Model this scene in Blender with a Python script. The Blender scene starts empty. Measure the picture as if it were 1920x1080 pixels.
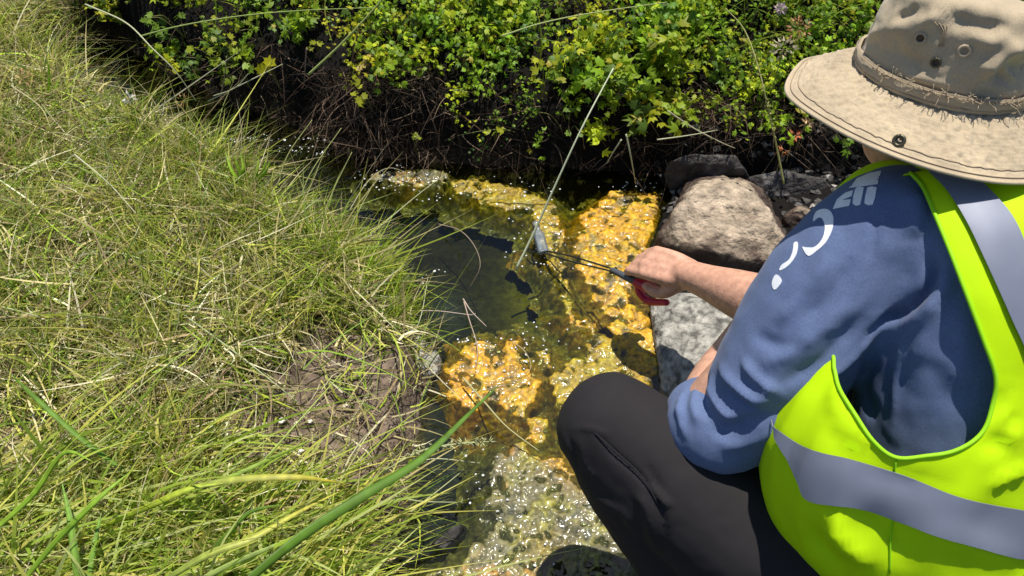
import bpy, bmesh, math, random
import numpy as np
from mathutils import Vector, Matrix
from mathutils.bvhtree import BVHTree
from mathutils.geometry import delaunay_2d_cdt

SC = bpy.context.scene
COL = SC.collection
R = math.radians
rng = np.random.default_rng(7)
random.seed(7)

# ------------------------------------------------------------------ camera, light, exposure
W, H, FPX = 1920, 1080, 1507.0
CAMZ, PITCH = 1.45, R(50)
cam_d = bpy.data.cameras.new('camera')
cam = bpy.data.objects.new('camera', cam_d)
COL.objects.link(cam)
cam.location = (0, 0, CAMZ)
cam.rotation_euler = (R(90) - PITCH, 0, 0)
cam_d.sensor_width = 36.0
cam_d.lens = 36.0 * FPX / W
cam_d.dof.use_dof = True
cam_d.dof.focus_distance = 1.40
cam_d.dof.aperture_fstop = 14
cam_d.clip_start = 0.02
cam_d.clip_end = 400
SC.camera = cam

SUN_EL, SUN_AZ = R(75), R(16)      # azimuth measured from +Y (away from the camera) towards +X
world = bpy.data.worlds.new('World')
SC.world = world
world.use_nodes = True
wn = world.node_tree
wn.nodes.clear()
sky = wn.nodes.new('ShaderNodeTexSky')
sky.sky_type = 'NISHITA'
sky.sun_disc = False
sky.sun_elevation = SUN_EL
sky.sun_rotation = SUN_AZ
sky.altitude = 1200
bg = wn.nodes.new('ShaderNodeBackground')
bg.inputs['Strength'].default_value = 0.105
wo = wn.nodes.new('ShaderNodeOutputWorld')
wn.links.new(sky.outputs[0], bg.inputs[0])
wn.links.new(bg.outputs[0], wo.inputs[0])

sun_d = bpy.data.lights.new('sun', 'SUN')
sun_d.energy = 5.0
sun_d.angle = R(0.53)
sun_d.color = (1.0, 0.955, 0.88)
sun = bpy.data.objects.new('sun', sun_d)
COL.objects.link(sun)
sdir = Vector((math.sin(SUN_AZ) * math.cos(SUN_EL), math.cos(SUN_AZ) * math.cos(SUN_EL), math.sin(SUN_EL)))
sun.rotation_euler = sdir.to_track_quat('Z', 'Y').to_euler()

SC.view_settings.view_transform = 'Standard'
SC.view_settings.look = 'None'
SC.view_settings.exposure = 0.32
SC.view_settings.gamma = 1.0
SC.view_settings.use_curve_mapping = False
try:
    SC.cycles.max_bounces = 8
    SC.cycles.transparent_max_bounces = 12
    SC.cycles.use_denoising = True
except Exception:
    pass

# ------------------------------------------------------------------ geometry helpers
CP, SP = math.cos(PITCH), math.sin(PITCH)
FW = np.array([0, CP, -SP]); UPV = np.array([0, SP, CP]); RT = np.array([1.0, 0, 0]); CAM = np.array([0, 0, CAMZ])

def ray(px, py):
    return FW + (px - 960) / FPX * RT + (540 - py) / FPX * UPV

def U(px, py, d):
    """world point seen at a photo pixel, at depth d metres"""
    return CAM + d * ray(px, py)

def G(px, py, z=0.0):
    """world point seen at a photo pixel, at height z"""
    r = ray(px, py)
    return CAM + r * ((z - CAMZ) / r[2])

def to_px(P):
    P = np.asarray(P, float) - CAM
    d = P @ FW
    return np.stack([960 + (P @ RT) / d * FPX, 540 - (P @ UPV) / d * FPX, d], -1)

def hash3(ix, iy, iz, seed):
    n = (ix.astype(np.int64) * 374761393 + iy.astype(np.int64) * 668265263 + iz.astype(np.int64) * 2147483647 + seed * 974711) & 0xffffffff
    n = ((n ^ (n >> 13)) * 1274126177) & 0xffffffff
    n = ((n ^ (n >> 16)) * 2246822519) & 0xffffffff
    return ((n ^ (n >> 15)) & 0xffffff) / float(0xffffff)

def vnoise(P, seed=0):
    """value noise in [-1,1] at points (...,3)"""
    P = np.asarray(P, float)
    f = np.floor(P); t = P - f; t = t * t * (3 - 2 * t)
    i = f.astype(np.int64)
    out = 0
    for dx in (0, 1):
        wx = t[..., 0] if dx else 1 - t[..., 0]
        for dy in (0, 1):
            wy = t[..., 1] if dy else 1 - t[..., 1]
            for dz in (0, 1):
                wz = t[..., 2] if dz else 1 - t[..., 2]
                out = out + wx * wy * wz * hash3(i[..., 0] + dx, i[..., 1] + dy, i[..., 2] + dz, seed)
    return out * 2 - 1

def fbm(P, seed=0, octaves=4, gain=0.5):
    P = np.asarray(P, float); a = 1; s = 0; tot = 0
    for k in range(octaves):
        s = s + a * vnoise(P * (2 ** k) + k * 17.3, seed + k); tot += a; a *= gain
    return s / tot

def n2(x, y, scale, seed=0, octaves=3):
    x = np.asarray(x, float)
    return fbm(np.stack([x / scale, np.asarray(y, float) / scale, np.zeros_like(x) + 0.37], -1), seed, octaves)

def poly_sd(x, y, poly):
    """signed distance to a polygon, negative inside"""
    poly = np.asarray(poly, float)
    x = np.asarray(x, float); y = np.asarray(y, float)
    d2 = np.full(x.shape, 1e9); ins = np.zeros(x.shape, bool)
    for k in range(len(poly)):
        a = poly[k]; b = poly[(k + 1) % len(poly)]
        e = b - a
        t = np.clip(((x - a[0]) * e[0] + (y - a[1]) * e[1]) / (e @ e + 1e-12), 0, 1)
        d2 = np.minimum(d2, (x - a[0] - t * e[0]) ** 2 + (y - a[1] - t * e[1]) ** 2)
        c = ((a[1] > y) != (b[1] > y))
        with np.errstate(divide='ignore', invalid='ignore'):
            xi = (b[0] - a[0]) * (y - a[1]) / (b[1] - a[1] + 1e-15) + a[0]
        ins ^= c & (x < xi)
    d = np.sqrt(d2)
    return np.where(ins, -d, d)

def smooth01(v):
    v = np.clip(v, 0, 1)
    return v * v * (3 - 2 * v)

def chain(pts, n=12, closed=False):
    """Catmull-Rom through points"""
    p = np.asarray(pts, float)
    if len(p) == 2 and not closed:
        t = np.linspace(0, 1, n)[:, None]
        return p[0] * (1 - t) + p[1] * t
    if closed:
        q = np.vstack([p[-1], p, p[0], p[1]])
        m = len(p)
    else:
        q = np.vstack([2 * p[0] - p[1], p, 2 * p[-1] - p[-2]])
        m = len(p) - 1
    out = []
    for k in range(m):
        a, b, c, d = q[k:k + 4]
        t = np.linspace(0, 1, n, endpoint=False)[:, None]
        out.append(0.5 * ((2 * b) + (-a + c) * t + (2 * a - 5 * b + 4 * c - d) * t ** 2 + (-a + 3 * b - 3 * c + d) * t ** 3))
    out = np.vstack(out)
    if not closed:
        out = np.vstack([out, p[-1:]])
    return out

# ------------------------------------------------------------------ object helpers
def make_mesh(name, V, F, mat=None, colors=None, smooth=True, parent=None, midx=None):
    V = np.asarray(V, float)
    me = bpy.data.meshes.new(name)
    if isinstance(F, np.ndarray) and F.ndim == 2:
        nf, k = F.shape
        me.vertices.add(len(V)); me.loops.add(nf * k); me.polygons.add(nf)
        me.vertices.foreach_set('co', V.ravel())
        me.loops.foreach_set('vertex_index', F.astype(np.int32).ravel())
        me.polygons.foreach_set('loop_start', (np.arange(nf) * k).astype(np.int32))
    else:
        me.from_pydata([tuple(v) for v in V], [], [tuple(int(i) for i in f) for f in F])
    me.update(calc_edges=True)
    if smooth:
        me.polygons.foreach_set('use_smooth', np.ones(len(me.polygons), bool))
    if colors is not None:
        ca = me.color_attributes.new('Col', 'FLOAT_COLOR', 'POINT')
        c = np.ones((len(V), 4)); c[:, :3] = colors
        ca.data.foreach_set('color', c.ravel())
    me.validate(clean_customdata=False)
    o = bpy.data.objects.new(name, me)
    COL.objects.link(o)
    if mat:
        me.materials.append(mat)
    if parent:
        o.parent = parent
    return o

def tag(o, label=None, cat=None, group=None, kind=None):
    if label: o['label'] = label
    if cat: o['category'] = cat
    if group: o['group'] = group
    if kind: o['kind'] = kind
    return o

def empty(name, loc, label, cat, group=None):
    o = bpy.data.objects.new(name, None)
    COL.objects.link(o)
    o.empty_display_size = 0.05
    o.location = loc
    tag(o, label, cat, group)
    bpy.context.view_layer.update()
    return o

def child(o, parent):
    """parent a mesh built in world coordinates to a moved Empty"""
    o.parent = parent
    o.matrix_parent_inverse = Matrix.Translation(parent.matrix_world.translation).inverted() if parent.type == 'EMPTY' else parent.matrix_world.inverted()
    return o

def grid_faces(nu, nv, wrap_u=False):
    i = np.arange(nu if wrap_u else nu - 1); j = np.arange(nv - 1)
    I, J = np.meshgrid(i, j, indexing='ij')
    a = I * nv + J; b = ((I + 1) % nu) * nv + J
    return np.stack([a, b, b + 1, a + 1], -1).reshape(-1, 4)

def tube_geo(path, rad, sides=6, cap=True):
    path = np.asarray(path, float); n = len(path)
    rad = np.broadcast_to(np.asarray(rad, float), (n,))
    tn = np.gradient(path, axis=0); tn /= np.linalg.norm(tn, axis=1)[:, None] + 1e-12
    u = np.zeros((n, 3)); ref = np.array([0, 0, 1.0]) if abs(tn[0][2]) < .9 else np.array([1.0, 0, 0])
    for k in range(n):
        ref = ref - (ref @ tn[k]) * tn[k]; ref /= np.linalg.norm(ref) + 1e-12; u[k] = ref
    v = np.cross(tn, u)
    a = np.arange(sides) * 2 * math.pi / sides
    V = path[:, None] + rad[:, None, None] * (np.cos(a)[None, :, None] * u[:, None] + np.sin(a)[None, :, None] * v[:, None])
    V = V.reshape(-1, 3)
    F = []
    for k in range(n - 1):
        for s in range(sides):
            s2 = (s + 1) % sides
            F.append((k * sides + s, k * sides + s2, (k + 1) * sides + s2, (k + 1) * sides + s))
    if cap:
        V = np.vstack([V, path[0], path[-1]]); c0 = n * sides; c1 = c0 + 1
        for s in range(sides):
            s2 = (s + 1) % sides
            F.append((c0, s2, s)); F.append((c1, (n - 1) * sides + s, (n - 1) * sides + s2))
    return V, F

class MB:
    """collects pieces of one mesh"""
    def __init__(self): self.V = []; self.F = []; self.C = []; self.n = 0
    def add(self, V, F, col=None):
        V = np.asarray(V, float)
        self.V.append(V); self.F += [tuple(i + self.n for i in f) for f in F]; self.n += len(V)
        if col is not None: self.C.append(np.broadcast_to(np.asarray(col, float), (len(V), 3)))
        return self
    def tube(self, path, rad, sides=6, col=None): return self.add(*tube_geo(path, rad, sides), col=col)
    def build(self, name, mat, parent=None, smooth=True):
        o = make_mesh(name, np.vstack(self.V), self.F, mat, np.vstack(self.C) if self.C else None, smooth)
        if parent: child(o, parent)
        return o

# ------------------------------------------------------------------ materials
def nodes(name):
    m = bpy.data.materials.new(name); m.use_nodes = True
    nt = m.node_tree; nt.nodes.clear()
    return m, nt, nt.nodes, nt.links

def N(nt, t, **kw):
    n = nt.nodes.new(t)
    for k, v in kw.items():
        if k in n.inputs: n.inputs[k].default_value = v
        else: setattr(n, k, v)
    return n

def principled(name, color=(.5, .5, .5), rough=.7, spec=.5, metal=0, attr=False, noise=None, bump=None, trans=0, coat=0, sheen=0, sss=0, weave=0):
    """noise=(scale, amount[, detail]) varies the colour; bump=(scale, strength, distance); trans mixes in translucency"""
    m, nt, nd, ln = nodes(name)
    out = N(nt, 'ShaderNodeOutputMaterial'); p = N(nt, 'ShaderNodeBsdfPrincipled')
    p.inputs['Roughness'].default_value = rough
    p.inputs['Specular IOR Level'].default_value = spec
    p.inputs['Metallic'].default_value = metal
    p.inputs['Coat Weight'].default_value = coat
    p.inputs['Coat Roughness'].default_value = .13
    p.inputs['Sheen Weight'].default_value = sheen
    if sss:
        p.inputs['Subsurface Weight'].default_value = sss
        p.inputs['Subsurface Radius'].default_value = (.012, .004, .002)
        p.inputs['Subsurface Scale'].default_value = 1.0
    if attr:
        a = N(nt, 'ShaderNodeVertexColor', layer_name='Col'); csock = a.outputs[0]
    else:
        rgb = N(nt, 'ShaderNodeRGB'); rgb.outputs[0].default_value = (*color, 1); csock = rgb.outputs[0]
    tc = N(nt, 'ShaderNodeTexCoord')
    if noise:
        nz = N(nt, 'ShaderNodeTexNoise'); nz.inputs['Scale'].default_value = noise[0]
        nz.inputs['Detail'].default_value = noise[2] if len(noise) > 2 else 5
        ln.new(tc.outputs['Object'], nz.inputs['Vector'])
        mr = N(nt, 'ShaderNodeMapRange'); mr.inputs['From Min'].default_value = .3; mr.inputs['From Max'].default_value = .7
        mr.inputs['To Min'].default_value = 1 - noise[1]; mr.inputs['To Max'].default_value = 1 + noise[1]
        ln.new(nz.outputs[0], mr.inputs[0])
        mx = N(nt, 'ShaderNodeVectorMath', operation='SCALE')
        ln.new(csock, mx.inputs[0]); ln.new(mr.outputs[0], mx.inputs['Scale']); csock = mx.outputs[0]
    if weave:
        nz = N(nt, 'ShaderNodeTexNoise'); nz.inputs['Scale'].default_value = weave; nz.inputs['Detail'].default_value = 2
        ln.new(tc.outputs['Object'], nz.inputs['Vector'])
        mr = N(nt, 'ShaderNodeMapRange'); mr.inputs['To Min'].default_value = .7; mr.inputs['To Max'].default_value = 1.3
        ln.new(nz.outputs[0], mr.inputs[0])
        mx = N(nt, 'ShaderNodeVectorMath', operation='SCALE')
        ln.new(csock, mx.inputs[0]); ln.new(mr.outputs[0], mx.inputs['Scale']); csock = mx.outputs[0]
    ln.new(csock, p.inputs['Base Color'])
    if bump:
        nz = N(nt, 'ShaderNodeTexNoise'); nz.inputs['Scale'].default_value = bump[0]; nz.inputs['Detail'].default_value = 6
        ln.new(tc.outputs['Object'], nz.inputs['Vector'])
        b = N(nt, 'ShaderNodeBump'); b.inputs['Strength'].default_value = bump[1]; b.inputs['Distance'].default_value = bump[2]
        ln.new(nz.outputs[0], b.inputs['Height']); ln.new(b.outputs[0], p.inputs['Normal'])
    if trans:
        t = N(nt, 'ShaderNodeBsdfTranslucent'); ln.new(csock, t.inputs[0])
        mx = N(nt, 'ShaderNodeMixShader'); mx.inputs[0].default_value = trans
        ln.new(p.outputs[0], mx.inputs[1]); ln.new(t.outputs[0], mx.inputs[2]); ln.new(mx.outputs[0], out.inputs[0])
    else:
        ln.new(p.outputs[0], out.inputs[0])
    return m

M = {}
M['ground'] = principled('soil', attr=True, rough=.95, spec=.2, noise=(60, .35), bump=(90, .9, .012))
M['grass'] = principled('grass_blades', attr=True, rough=.5, spec=.35, trans=.48)
M['leaf'] = principled('leaves', attr=True, rough=.5, spec=.35, trans=.50)
M['straw'] = principled('dry_straw', attr=True, rough=.7, spec=.3, trans=.15)
M['algae'] = principled('wet_algae', attr=True, rough=.5, spec=.35, noise=(130, .45), bump=(150, .7, .0035), coat=.24)
M['rock'] = principled('rock', attr=True, rough=.85, spec=.3, noise=(38, .42, 10), bump=(75, 1.0, .012))
M['skin'] = principled('skin', (.56, .30, .20), rough=.5, spec=.35, noise=(75, .20, 7), bump=(190, .45, .0018), sss=.08)
M['shirt'] = principled('heather_jersey', (.104, .142, .255), rough=.85, spec=.2, sheen=.08, noise=(14, .12), weave=420, bump=(1200, .25, .0006))
M['pants'] = principled('brown_grey_cloth', (.017, .0145, .0155), rough=.85, spec=.3, noise=(9, .12), bump=(1500, .3, .0005))
M['vest'] = principled('high_visibility_mesh', (.58, .86, .003), rough=.65, spec=.2, noise=(9, .09), trans=.22, bump=(700, .25, .0008))
M['silver'] = principled('reflective_tape', (.175, .19, .245), rough=.5, spec=.4, metal=.1, noise=(12, .08), bump=(900, .2, .0004))
M['piping'] = principled('vest_binding', (.36, .74, .01), rough=.6, spec=.3, trans=.2)
M['print'] = principled('white_print', (.78, .78, .80), rough=.6, noise=(200, .08))
M['hat'] = principled('khaki_cotton', (.42, .335, .22), rough=.9, spec=.2, sheen=.15, noise=(18, .16), weave=700, bump=(500, .35, .001))
M['thread'] = principled('khaki_thread', (.33, .25, .16), rough=.9)
M['dark_metal'] = principled('oxidised_brass', (.10, .09, .055), rough=.4, metal=.8)
M['hair'] = principled('brown_hair', (.05, .028, .016), rough=.5, noise=(120, .4))
M['black'] = principled('black_tool', (.02, .02, .022), rough=.35)
M['grey_grip'] = principled('grey_grip', (.07, .075, .085), rough=.45)
M['red_grip'] = principled('red_grip', (.45, .012, .04), rough=.35)
M['boot'] = principled('brown_boot', (.09, .06, .035), rough=.7, noise=(40, .3))
M['white'] = principled('white_shell', (.72, .68, .60), rough=.6, noise=(300, .2))
M['petal'] = principled('petals', attr=True, rough=.7, trans=.3)
M['foam'] = principled('foam', (.75, .77, .76), rough=.25, spec=.8)
M['eye'] = principled('eyes', (.05, .03, .02), rough=.1)

def clear_plastic():
    m, nt, nd, ln = nodes('clear_plastic')
    out = N(nt, 'ShaderNodeOutputMaterial')
    t = N(nt, 'ShaderNodeBsdfTransparent'); t.inputs[0].default_value = (.86, .92, .95, 1)
    g = N(nt, 'ShaderNodeBsdfGlossy'); g.inputs['Roughness'].default_value = .08
    d = N(nt, 'ShaderNodeBsdfDiffuse'); d.inputs[0].default_value = (.75, .82, .85, 1)
    lw = N(nt, 'ShaderNodeFresnel'); lw.inputs[0].default_value = 1.5
    m1 = N(nt, 'ShaderNodeMixShader'); m1.inputs[0].default_value = .20
    m2 = N(nt, 'ShaderNodeMixShader')
    ln.new(t.outputs[0], m1.inputs[1]); ln.new(d.outputs[0], m1.inputs[2])
    ln.new(lw.outputs[0], m2.inputs[0]); ln.new(m1.outputs[0], m2.inputs[1]); ln.new(g.outputs[0], m2.inputs[2])
    ln.new(m2.outputs[0], out.inputs[0])
    return m
M['clear'] = clear_plastic()

def water_mat():
    m, nt, nd, ln = nodes('stream_water')
    out = N(nt, 'ShaderNodeOutputMaterial')
    t = N(nt, 'ShaderNodeBsdfTransparent'); t.inputs[0].default_value = (.58, .62, .42, 1)
    g = N(nt, 'ShaderNodeBsdfGlossy'); g.inputs['Roughness'].default_value = .015
    f = N(nt, 'ShaderNodeFresnel'); f.inputs[0].default_value = 1.52
    tc = N(nt, 'ShaderNodeTexCoord'); nz = N(nt, 'ShaderNodeTexNoise'); nz.inputs['Scale'].default_value = 9; nz.inputs['Detail'].default_value = 4
    ln.new(tc.outputs['Object'], nz.inputs['Vector'])
    b = N(nt, 'ShaderNodeBump'); b.inputs['Strength'].default_value = .8; b.inputs['Distance'].default_value = .007
    ln.new(nz.outputs[0], b.inputs['Height']); ln.new(b.outputs[0], g.inputs['Normal']); ln.new(b.outputs[0], f.inputs['Normal'])
    mx = N(nt, 'ShaderNodeMixShader')
    ln.new(f.outputs[0], mx.inputs[0]); ln.new(t.outputs[0], mx.inputs[1]); ln.new(g.outputs[0], mx.inputs[2]); ln.new(mx.outputs[0], out.inputs[0])
    return m
M['water'] = water_mat()

# ------------------------------------------------------------------ terrain
def gp(pts, z=0.0):
    return np.array([G(a, b, z)[:2] for a, b in pts])

SHORE_PX = [(90, 110), (210, 205), (370, 290), (470, 350), (560, 425), (650, 475), (715, 520), (750, 570), (765, 620), (800, 665),
            (812, 720), (795, 780), (795, 850), (765, 905), (775, 955), (745, 1010), (720, 1080), (705, 1200), (700, 1500),
            (1250, 1500), (1300, 1250), (1320, 1080), (1340, 900), (1300, 760), (1245, 690), (1238, 610), (1215, 540), (1215, 470), (1240, 400), (1262, 362),
            (1230, 326), (1080, 322), (960, 318), (850, 306), (740, 300), (640, 288), (560, 240), (440, 198), (300, 130), (200, 70)]
SHORE = gp(SHORE_PX)
# the far bank begins behind this line of the shore
FAR_LINE = gp([(-400, -260), (200, 70), (300, 130), (440, 198), (560, 240), (640, 288), (740, 300), (850, 306), (960, 318), (1080, 322), (1230, 326), (1330, 330), (1600, 350), (2200, 380)])

def far_offset(x, y):
    """metres behind the far bank's foot (positive = on the far bank)"""
    fy = np.interp(x, FAR_LINE[:, 0], FAR_LINE[:, 1])
    return y - fy

def sd_shore(x, y):
    w = n2(x, y, .09, 3) * .018
    return poly_sd(x, y, SHORE) + w

def height(x, y, sd=None):
    x = np.asarray(x, float); y = np.asarray(y, float)
    if sd is None: sd = sd_shore(x, y)
    fo = far_offset(x, y)
    far = smooth01((fo + .03) / .06)
    # left / near bank
    lb = .10 * smooth01(sd / .07) + .035 * smooth01((sd - .1) / .5) + .024 * n2(x, y, .20, 5) + .013 * n2(x, y, .06, 6)
    # right bank is low and stony
    right = smooth01((x - .12) / .25) * (1 - far)
    rb = .035 * smooth01(sd / .05) + .05 * smooth01((sd - .1) / .5) + .010 * n2(x, y, .1, 8)
    low = lb * (1 - right) + rb * right
    # far bank: steep dark face then a rising slope
    fb = .16 * smooth01(sd / .07) + .42 * np.clip(fo - .06, 0, 3) ** .9 + .03 * n2(x, y, .2, 9) + .012 * n2(x, y, .05, 10)
    land = low * (1 - far) + fb * far
    bed = -.012 - .072 * smooth01(-sd / .12) + .012 * n2(x, y, .06, 12)
    t = smooth01((sd + .012) / .024)
    h = bed * (1 - t) + land * t
    flat = np.clip((np.hypot(x, y - 1) - 4) / 6, 0, 1)
    return h * (1 - flat) + (.9 * smooth01((y - 1) / 6)) * flat

DIRT = [([(540, 620), (690, 590), (800, 680), (830, 780), (800, 880), (700, 930), (580, 890), (500, 770)], .95),
        ([(370, 760), (520, 740), (620, 800), (600, 900), (470, 910), (390, 860)], .75),
        ([(620, 880), (800, 860), (760, 1000), (700, 1080), (600, 1080), (560, 960)], .62),
        ([(0, 790), (60, 800), (70, 880), (0, 900)], .8), ([(250, 420), (345, 425), (335, 475), (265, 470)], .7)]
def dirt(x, y):
    d = np.zeros_like(x)
    for poly, k in DIRT:
        s = poly_sd(x, y, gp(poly, .12)) + .075 * n2(x, y, .07, 51)
        d = np.maximum(d, k * smooth01(.5 - s / .08))
    return d

def axis(lo, hi, step, far):
    a = list(np.arange(lo, hi, step)); s = step
    up = [hi]
    while up[-1] < far: s *= 1.22; up.append(up[-1] + s)
    s = step; dn = [lo]
    while dn[-1] > -far: s *= 1.22; dn.append(dn[-1] - s)
    return np.array(dn[:0:-1] + a + up)

def build_terrain():
    xs = axis(-1.7, 1.5, .0095, 60); ys = axis(.15, 2.9, .0095, 60)
    X, Y = np.meshgrid(xs, ys, indexing='ij')
    sd = sd_shore(X, Y); Z = height(X, Y, sd)
    V = np.stack([X, Y, Z], -1).reshape(-1, 3)
    fo = far_offset(X, Y)
    n1 = n2(X, Y, .12, 20); nf = n2(X, Y, .02, 21)
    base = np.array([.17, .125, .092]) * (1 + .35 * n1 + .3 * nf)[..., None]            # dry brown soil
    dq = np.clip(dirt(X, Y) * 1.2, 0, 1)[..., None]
    base = base * dq + np.array([.040, .030, .018]) * (1 + .4 * nf)[..., None] * (1 - dq)  # soil under the grass darkened for the shade between blades
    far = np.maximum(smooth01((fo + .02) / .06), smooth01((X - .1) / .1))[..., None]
    dark = np.array([.0065, .005, .0035]) * (1 + .4 * nf)[..., None]  # near black bank soil: wet ground and the overhang's shade in one colour
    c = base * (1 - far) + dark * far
    under = smooth01((.012 - sd) / .03)[..., None]
    # stream bed: olive with yellow green algae patches
    px = to_px(V)[:, :2].reshape(X.shape + (2,))
    def blob(cx, cy, rx, ry): return np.exp(-(((px[..., 0] - cx) / rx) ** 2 + ((px[..., 1] - cy) / ry) ** 2))
    g = (blob(1050, 600, 95, 110) * 1.0 + blob(1010, 520, 50, 80) * .45 + blob(880, 390, 130, 30) * .35 + blob(1120, 700, 100, 60) * .7)
    g = np.clip(g * (1 + .5 * n1), 0, 1)[..., None]
    bed = np.array([.030, .028, .010]) * (1 - g) + np.array([.17, .165, .012]) * g
    sky_refl = np.clip(blob(820, 595, 60, 45) * 1.2 + blob(850, 880, 70, 110) + blob(800, 1000, 60, 60) + blob(730, 760, 60, 60), 0, 1)[..., None]  # slate patches paint the sky's reflection into the bed colour
    bed = bed * (1 - sky_refl) + np.array([.050, .062, .075]) * sky_refl
    bed = bed * (1 + .5 * nf)[..., None]
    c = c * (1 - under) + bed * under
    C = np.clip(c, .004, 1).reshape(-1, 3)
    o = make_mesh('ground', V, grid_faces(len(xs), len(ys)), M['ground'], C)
    tag(o, kind='structure')
build_terrain()

# ------------------------------------------------------------------ water
RIP = G(968, 512)
def build_water():
    xs = np.arange(-1.9, 1.0, .006); ys = np.arange(-.3, 2.6, .006)
    X, Y = np.meshgrid(xs, ys, indexing='ij')
    sd = poly_sd(X, Y, SHORE)
    r = np.hypot(X - RIP[0], Y - RIP[1])
    Z = .0020 * np.sin(r * 2 * math.pi / .0125) * np.exp(-(r / .11) ** 2) * smooth01(r / .02)
    Z += .0011 * n2(X, Y, .055, 31) * smooth01(1.5 - r / .6)
    keep = (sd[:-1, :-1] < .05).reshape(-1)
    F = grid_faces(len(xs), len(ys))[keep]
    used = np.unique(F); mp = np.full(X.size, -1); mp[used] = np.arange(len(used))
    V = np.stack([X, Y, Z], -1).reshape(-1, 3)[used]
    o = make_mesh('stream_water', V, mp[F], M['water'])
    tag(o, kind='structure')
build_water()

# ------------------------------------------------------------------ algae mats floating on the stream
MATS = [  # (polygon in the photograph, colour weights orange / green / pale)
    ([(1078, 405), (1130, 350), (1240, 352), (1238, 400), (1216, 470), (1190, 510), (1205, 560), (1240, 600), (1252, 680), (1228, 725), (1185, 715), (1150, 640), (1100, 560), (1062, 500), (1055, 440)], 'orange'),
    ([(1100, 600), (1170, 640), (1240, 720), (1200, 790), (1060, 800), (1020, 740), (1010, 690), (1080, 660)], 'yellow'),
    ([(830, 335), (900, 330), (990, 350), (1050, 385), (1060, 430), (1010, 420), (960, 400), (880, 380), (840, 372)], 'yellow'),
    ([(680, 318), (800, 312), (850, 325), (830, 362), (740, 350), (690, 340)], 'pale'),
    ([(820, 690), (880, 640), (975, 625), (1000, 660), (1040, 700), (1020, 760), (975, 800), (900, 770), (840, 742)], 'orange'),
    ([(905, 850), (960, 825), (1040, 850), (1100, 900), (1180, 1000), (1215, 1100), (1250, 1300), (700, 1300), (770, 1090), (850, 1040), (895, 985), (890, 910)], 'pale'),
    ([(960, 780), (1030, 770), (1060, 850), (1000, 840)], 'yellow'),
    ([(1000, 395), (1075, 425), (1075, 520), (1105, 600), (1080, 650), (1045, 590), (1030, 520), (1000, 450)], 'yellow'),
    ([(975, 640), (1040, 640), (1060, 700), (1000, 720)], 'yellow'),
    ([(985, 842), (1060, 840), (1100, 890), (1105, 930), (1040, 905)], 'orange'),
    ([(960, 1000), (1040, 985), (1090, 1060), (1010, 1080)], 'yellow'),
]
CW = {'orange': np.array([.47, .245, .003]), 'yellow': np.array([.27, .185, .005]), 'pale': np.array([.135, .12, .05])}
def mat_field(X, Y):
    best = np.full(X.shape, -9.0); col = np.zeros(X.shape + (3,)); wt = np.zeros(X.shape) + 1e-6
    for poly, kind in MATS:
        s = -poly_sd(X, Y, gp(poly))
        w = np.exp(np.clip(s, -.3, .03) * 60)
        col += w[..., None] * CW[kind]; wt += w
        best = np.maximum(best, s)
    return best, col / wt[..., None]
def build_algae():
    xs = np.arange(-.45, .56, .0026); ys = np.arange(.25, 1.72, .0026)
    X, Y = np.meshgrid(xs, ys, indexing='ij')
    s, col = mat_field(X, Y)
    X0, Y0 = X, Y
    X = X0 + .020 * n2(X0, Y0, .035, 141, 3); Y = Y0 + .020 * n2(X0, Y0, .035, 142, 3)
    n_a = n2(X, Y, .10, 41, 4); n_b = n2(X, Y, .022, 42, 3); n_c = n2(X, Y, .0085, 43, 2)
    n_g = n2(X, Y, .045, 48, 3)
    edge = s + .030 * n_a + .030 * n_g + .012 * n_b
    Z = -.050 + .051 * smooth01((edge + .05) / .075) + .0048 * n_b + .0030 * n_c
    Z += .008 * np.clip(n2(X, Y, .055, 44, 2), 0, 1) * smooth01(edge / .04)
    n_d = n2(X, Y, .035, 45, 3); n_e = n2(X, Y, .012, 46, 2); n_f = n2(X, Y, .16, 47, 2)
    c = col
    o = smooth01(.2 + 1.8 * n_d)[..., None] * .45
    c = c * (1 - o) + np.array([.34, .32, .03]) * o
    o = smooth01((.012 - edge) / .05)[..., None] * .8
    c = c * (1 - o) + np.array([.17, .17, .02]) * o
    o = smooth01(1.8 * n_f - .2 + n_e * .9)[..., None] * .7
    c = c * (1 - o) + np.array([.47, .205, .003]) * o
    pal = smooth01((c[..., 2:3] - .05) / .06)
    o = smooth01(2.4 * n_e - 1.5 + 1.15 * pal[..., 0])[..., None] * .7
    c = c * (1 - o) + np.array([.50, .46, .32]) * o  # whitish specks put glints of the wet surface into the colour
    o = smooth01(-2.4 * n_d - .8 - n_e)[..., None] * .8
    c = c * (1 - o) + np.array([.06, .06, .025]) * o
    o = smooth01(-2.6 * n_g - .55 - n_b * 1.2)[..., None] * .8
    c = c * (1 - o) + np.array([.035, .04, .02]) * o
    n_h = n2(X, Y, .028, 49, 3)
    o = (smooth01(-2.4 * n_h - .25) * (.35 + .5 * smooth01(-2 * n_f + .5)))[..., None]
    c = c * (1 - o) + np.array([.07, .075, .045]) * o
    c = c * (1 + .75 * n_c + .4 * n_b)[..., None] * .9  # bumps lightened and hollows darkened, shading of the relief put in colour
    keep = (edge[:-1, :-1] > -.05).reshape(-1)
    F = grid_faces(len(xs), len(ys))[keep]
    used = np.unique(F); mp = np.full(X.size, -1); mp[used] = np.arange(len(used))
    V = np.stack([X0, Y0, Z], -1).reshape(-1, 3)[used]
    ob = make_mesh('algae_mat', V, mp[F], M['algae'], np.clip(c, .01, 1).reshape(-1, 3)[used])
    tag(ob, 'orange and yellow green algae mats floating wet on the stream', 'algae', kind='stuff')
build_algae()
DEBUG = False

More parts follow.
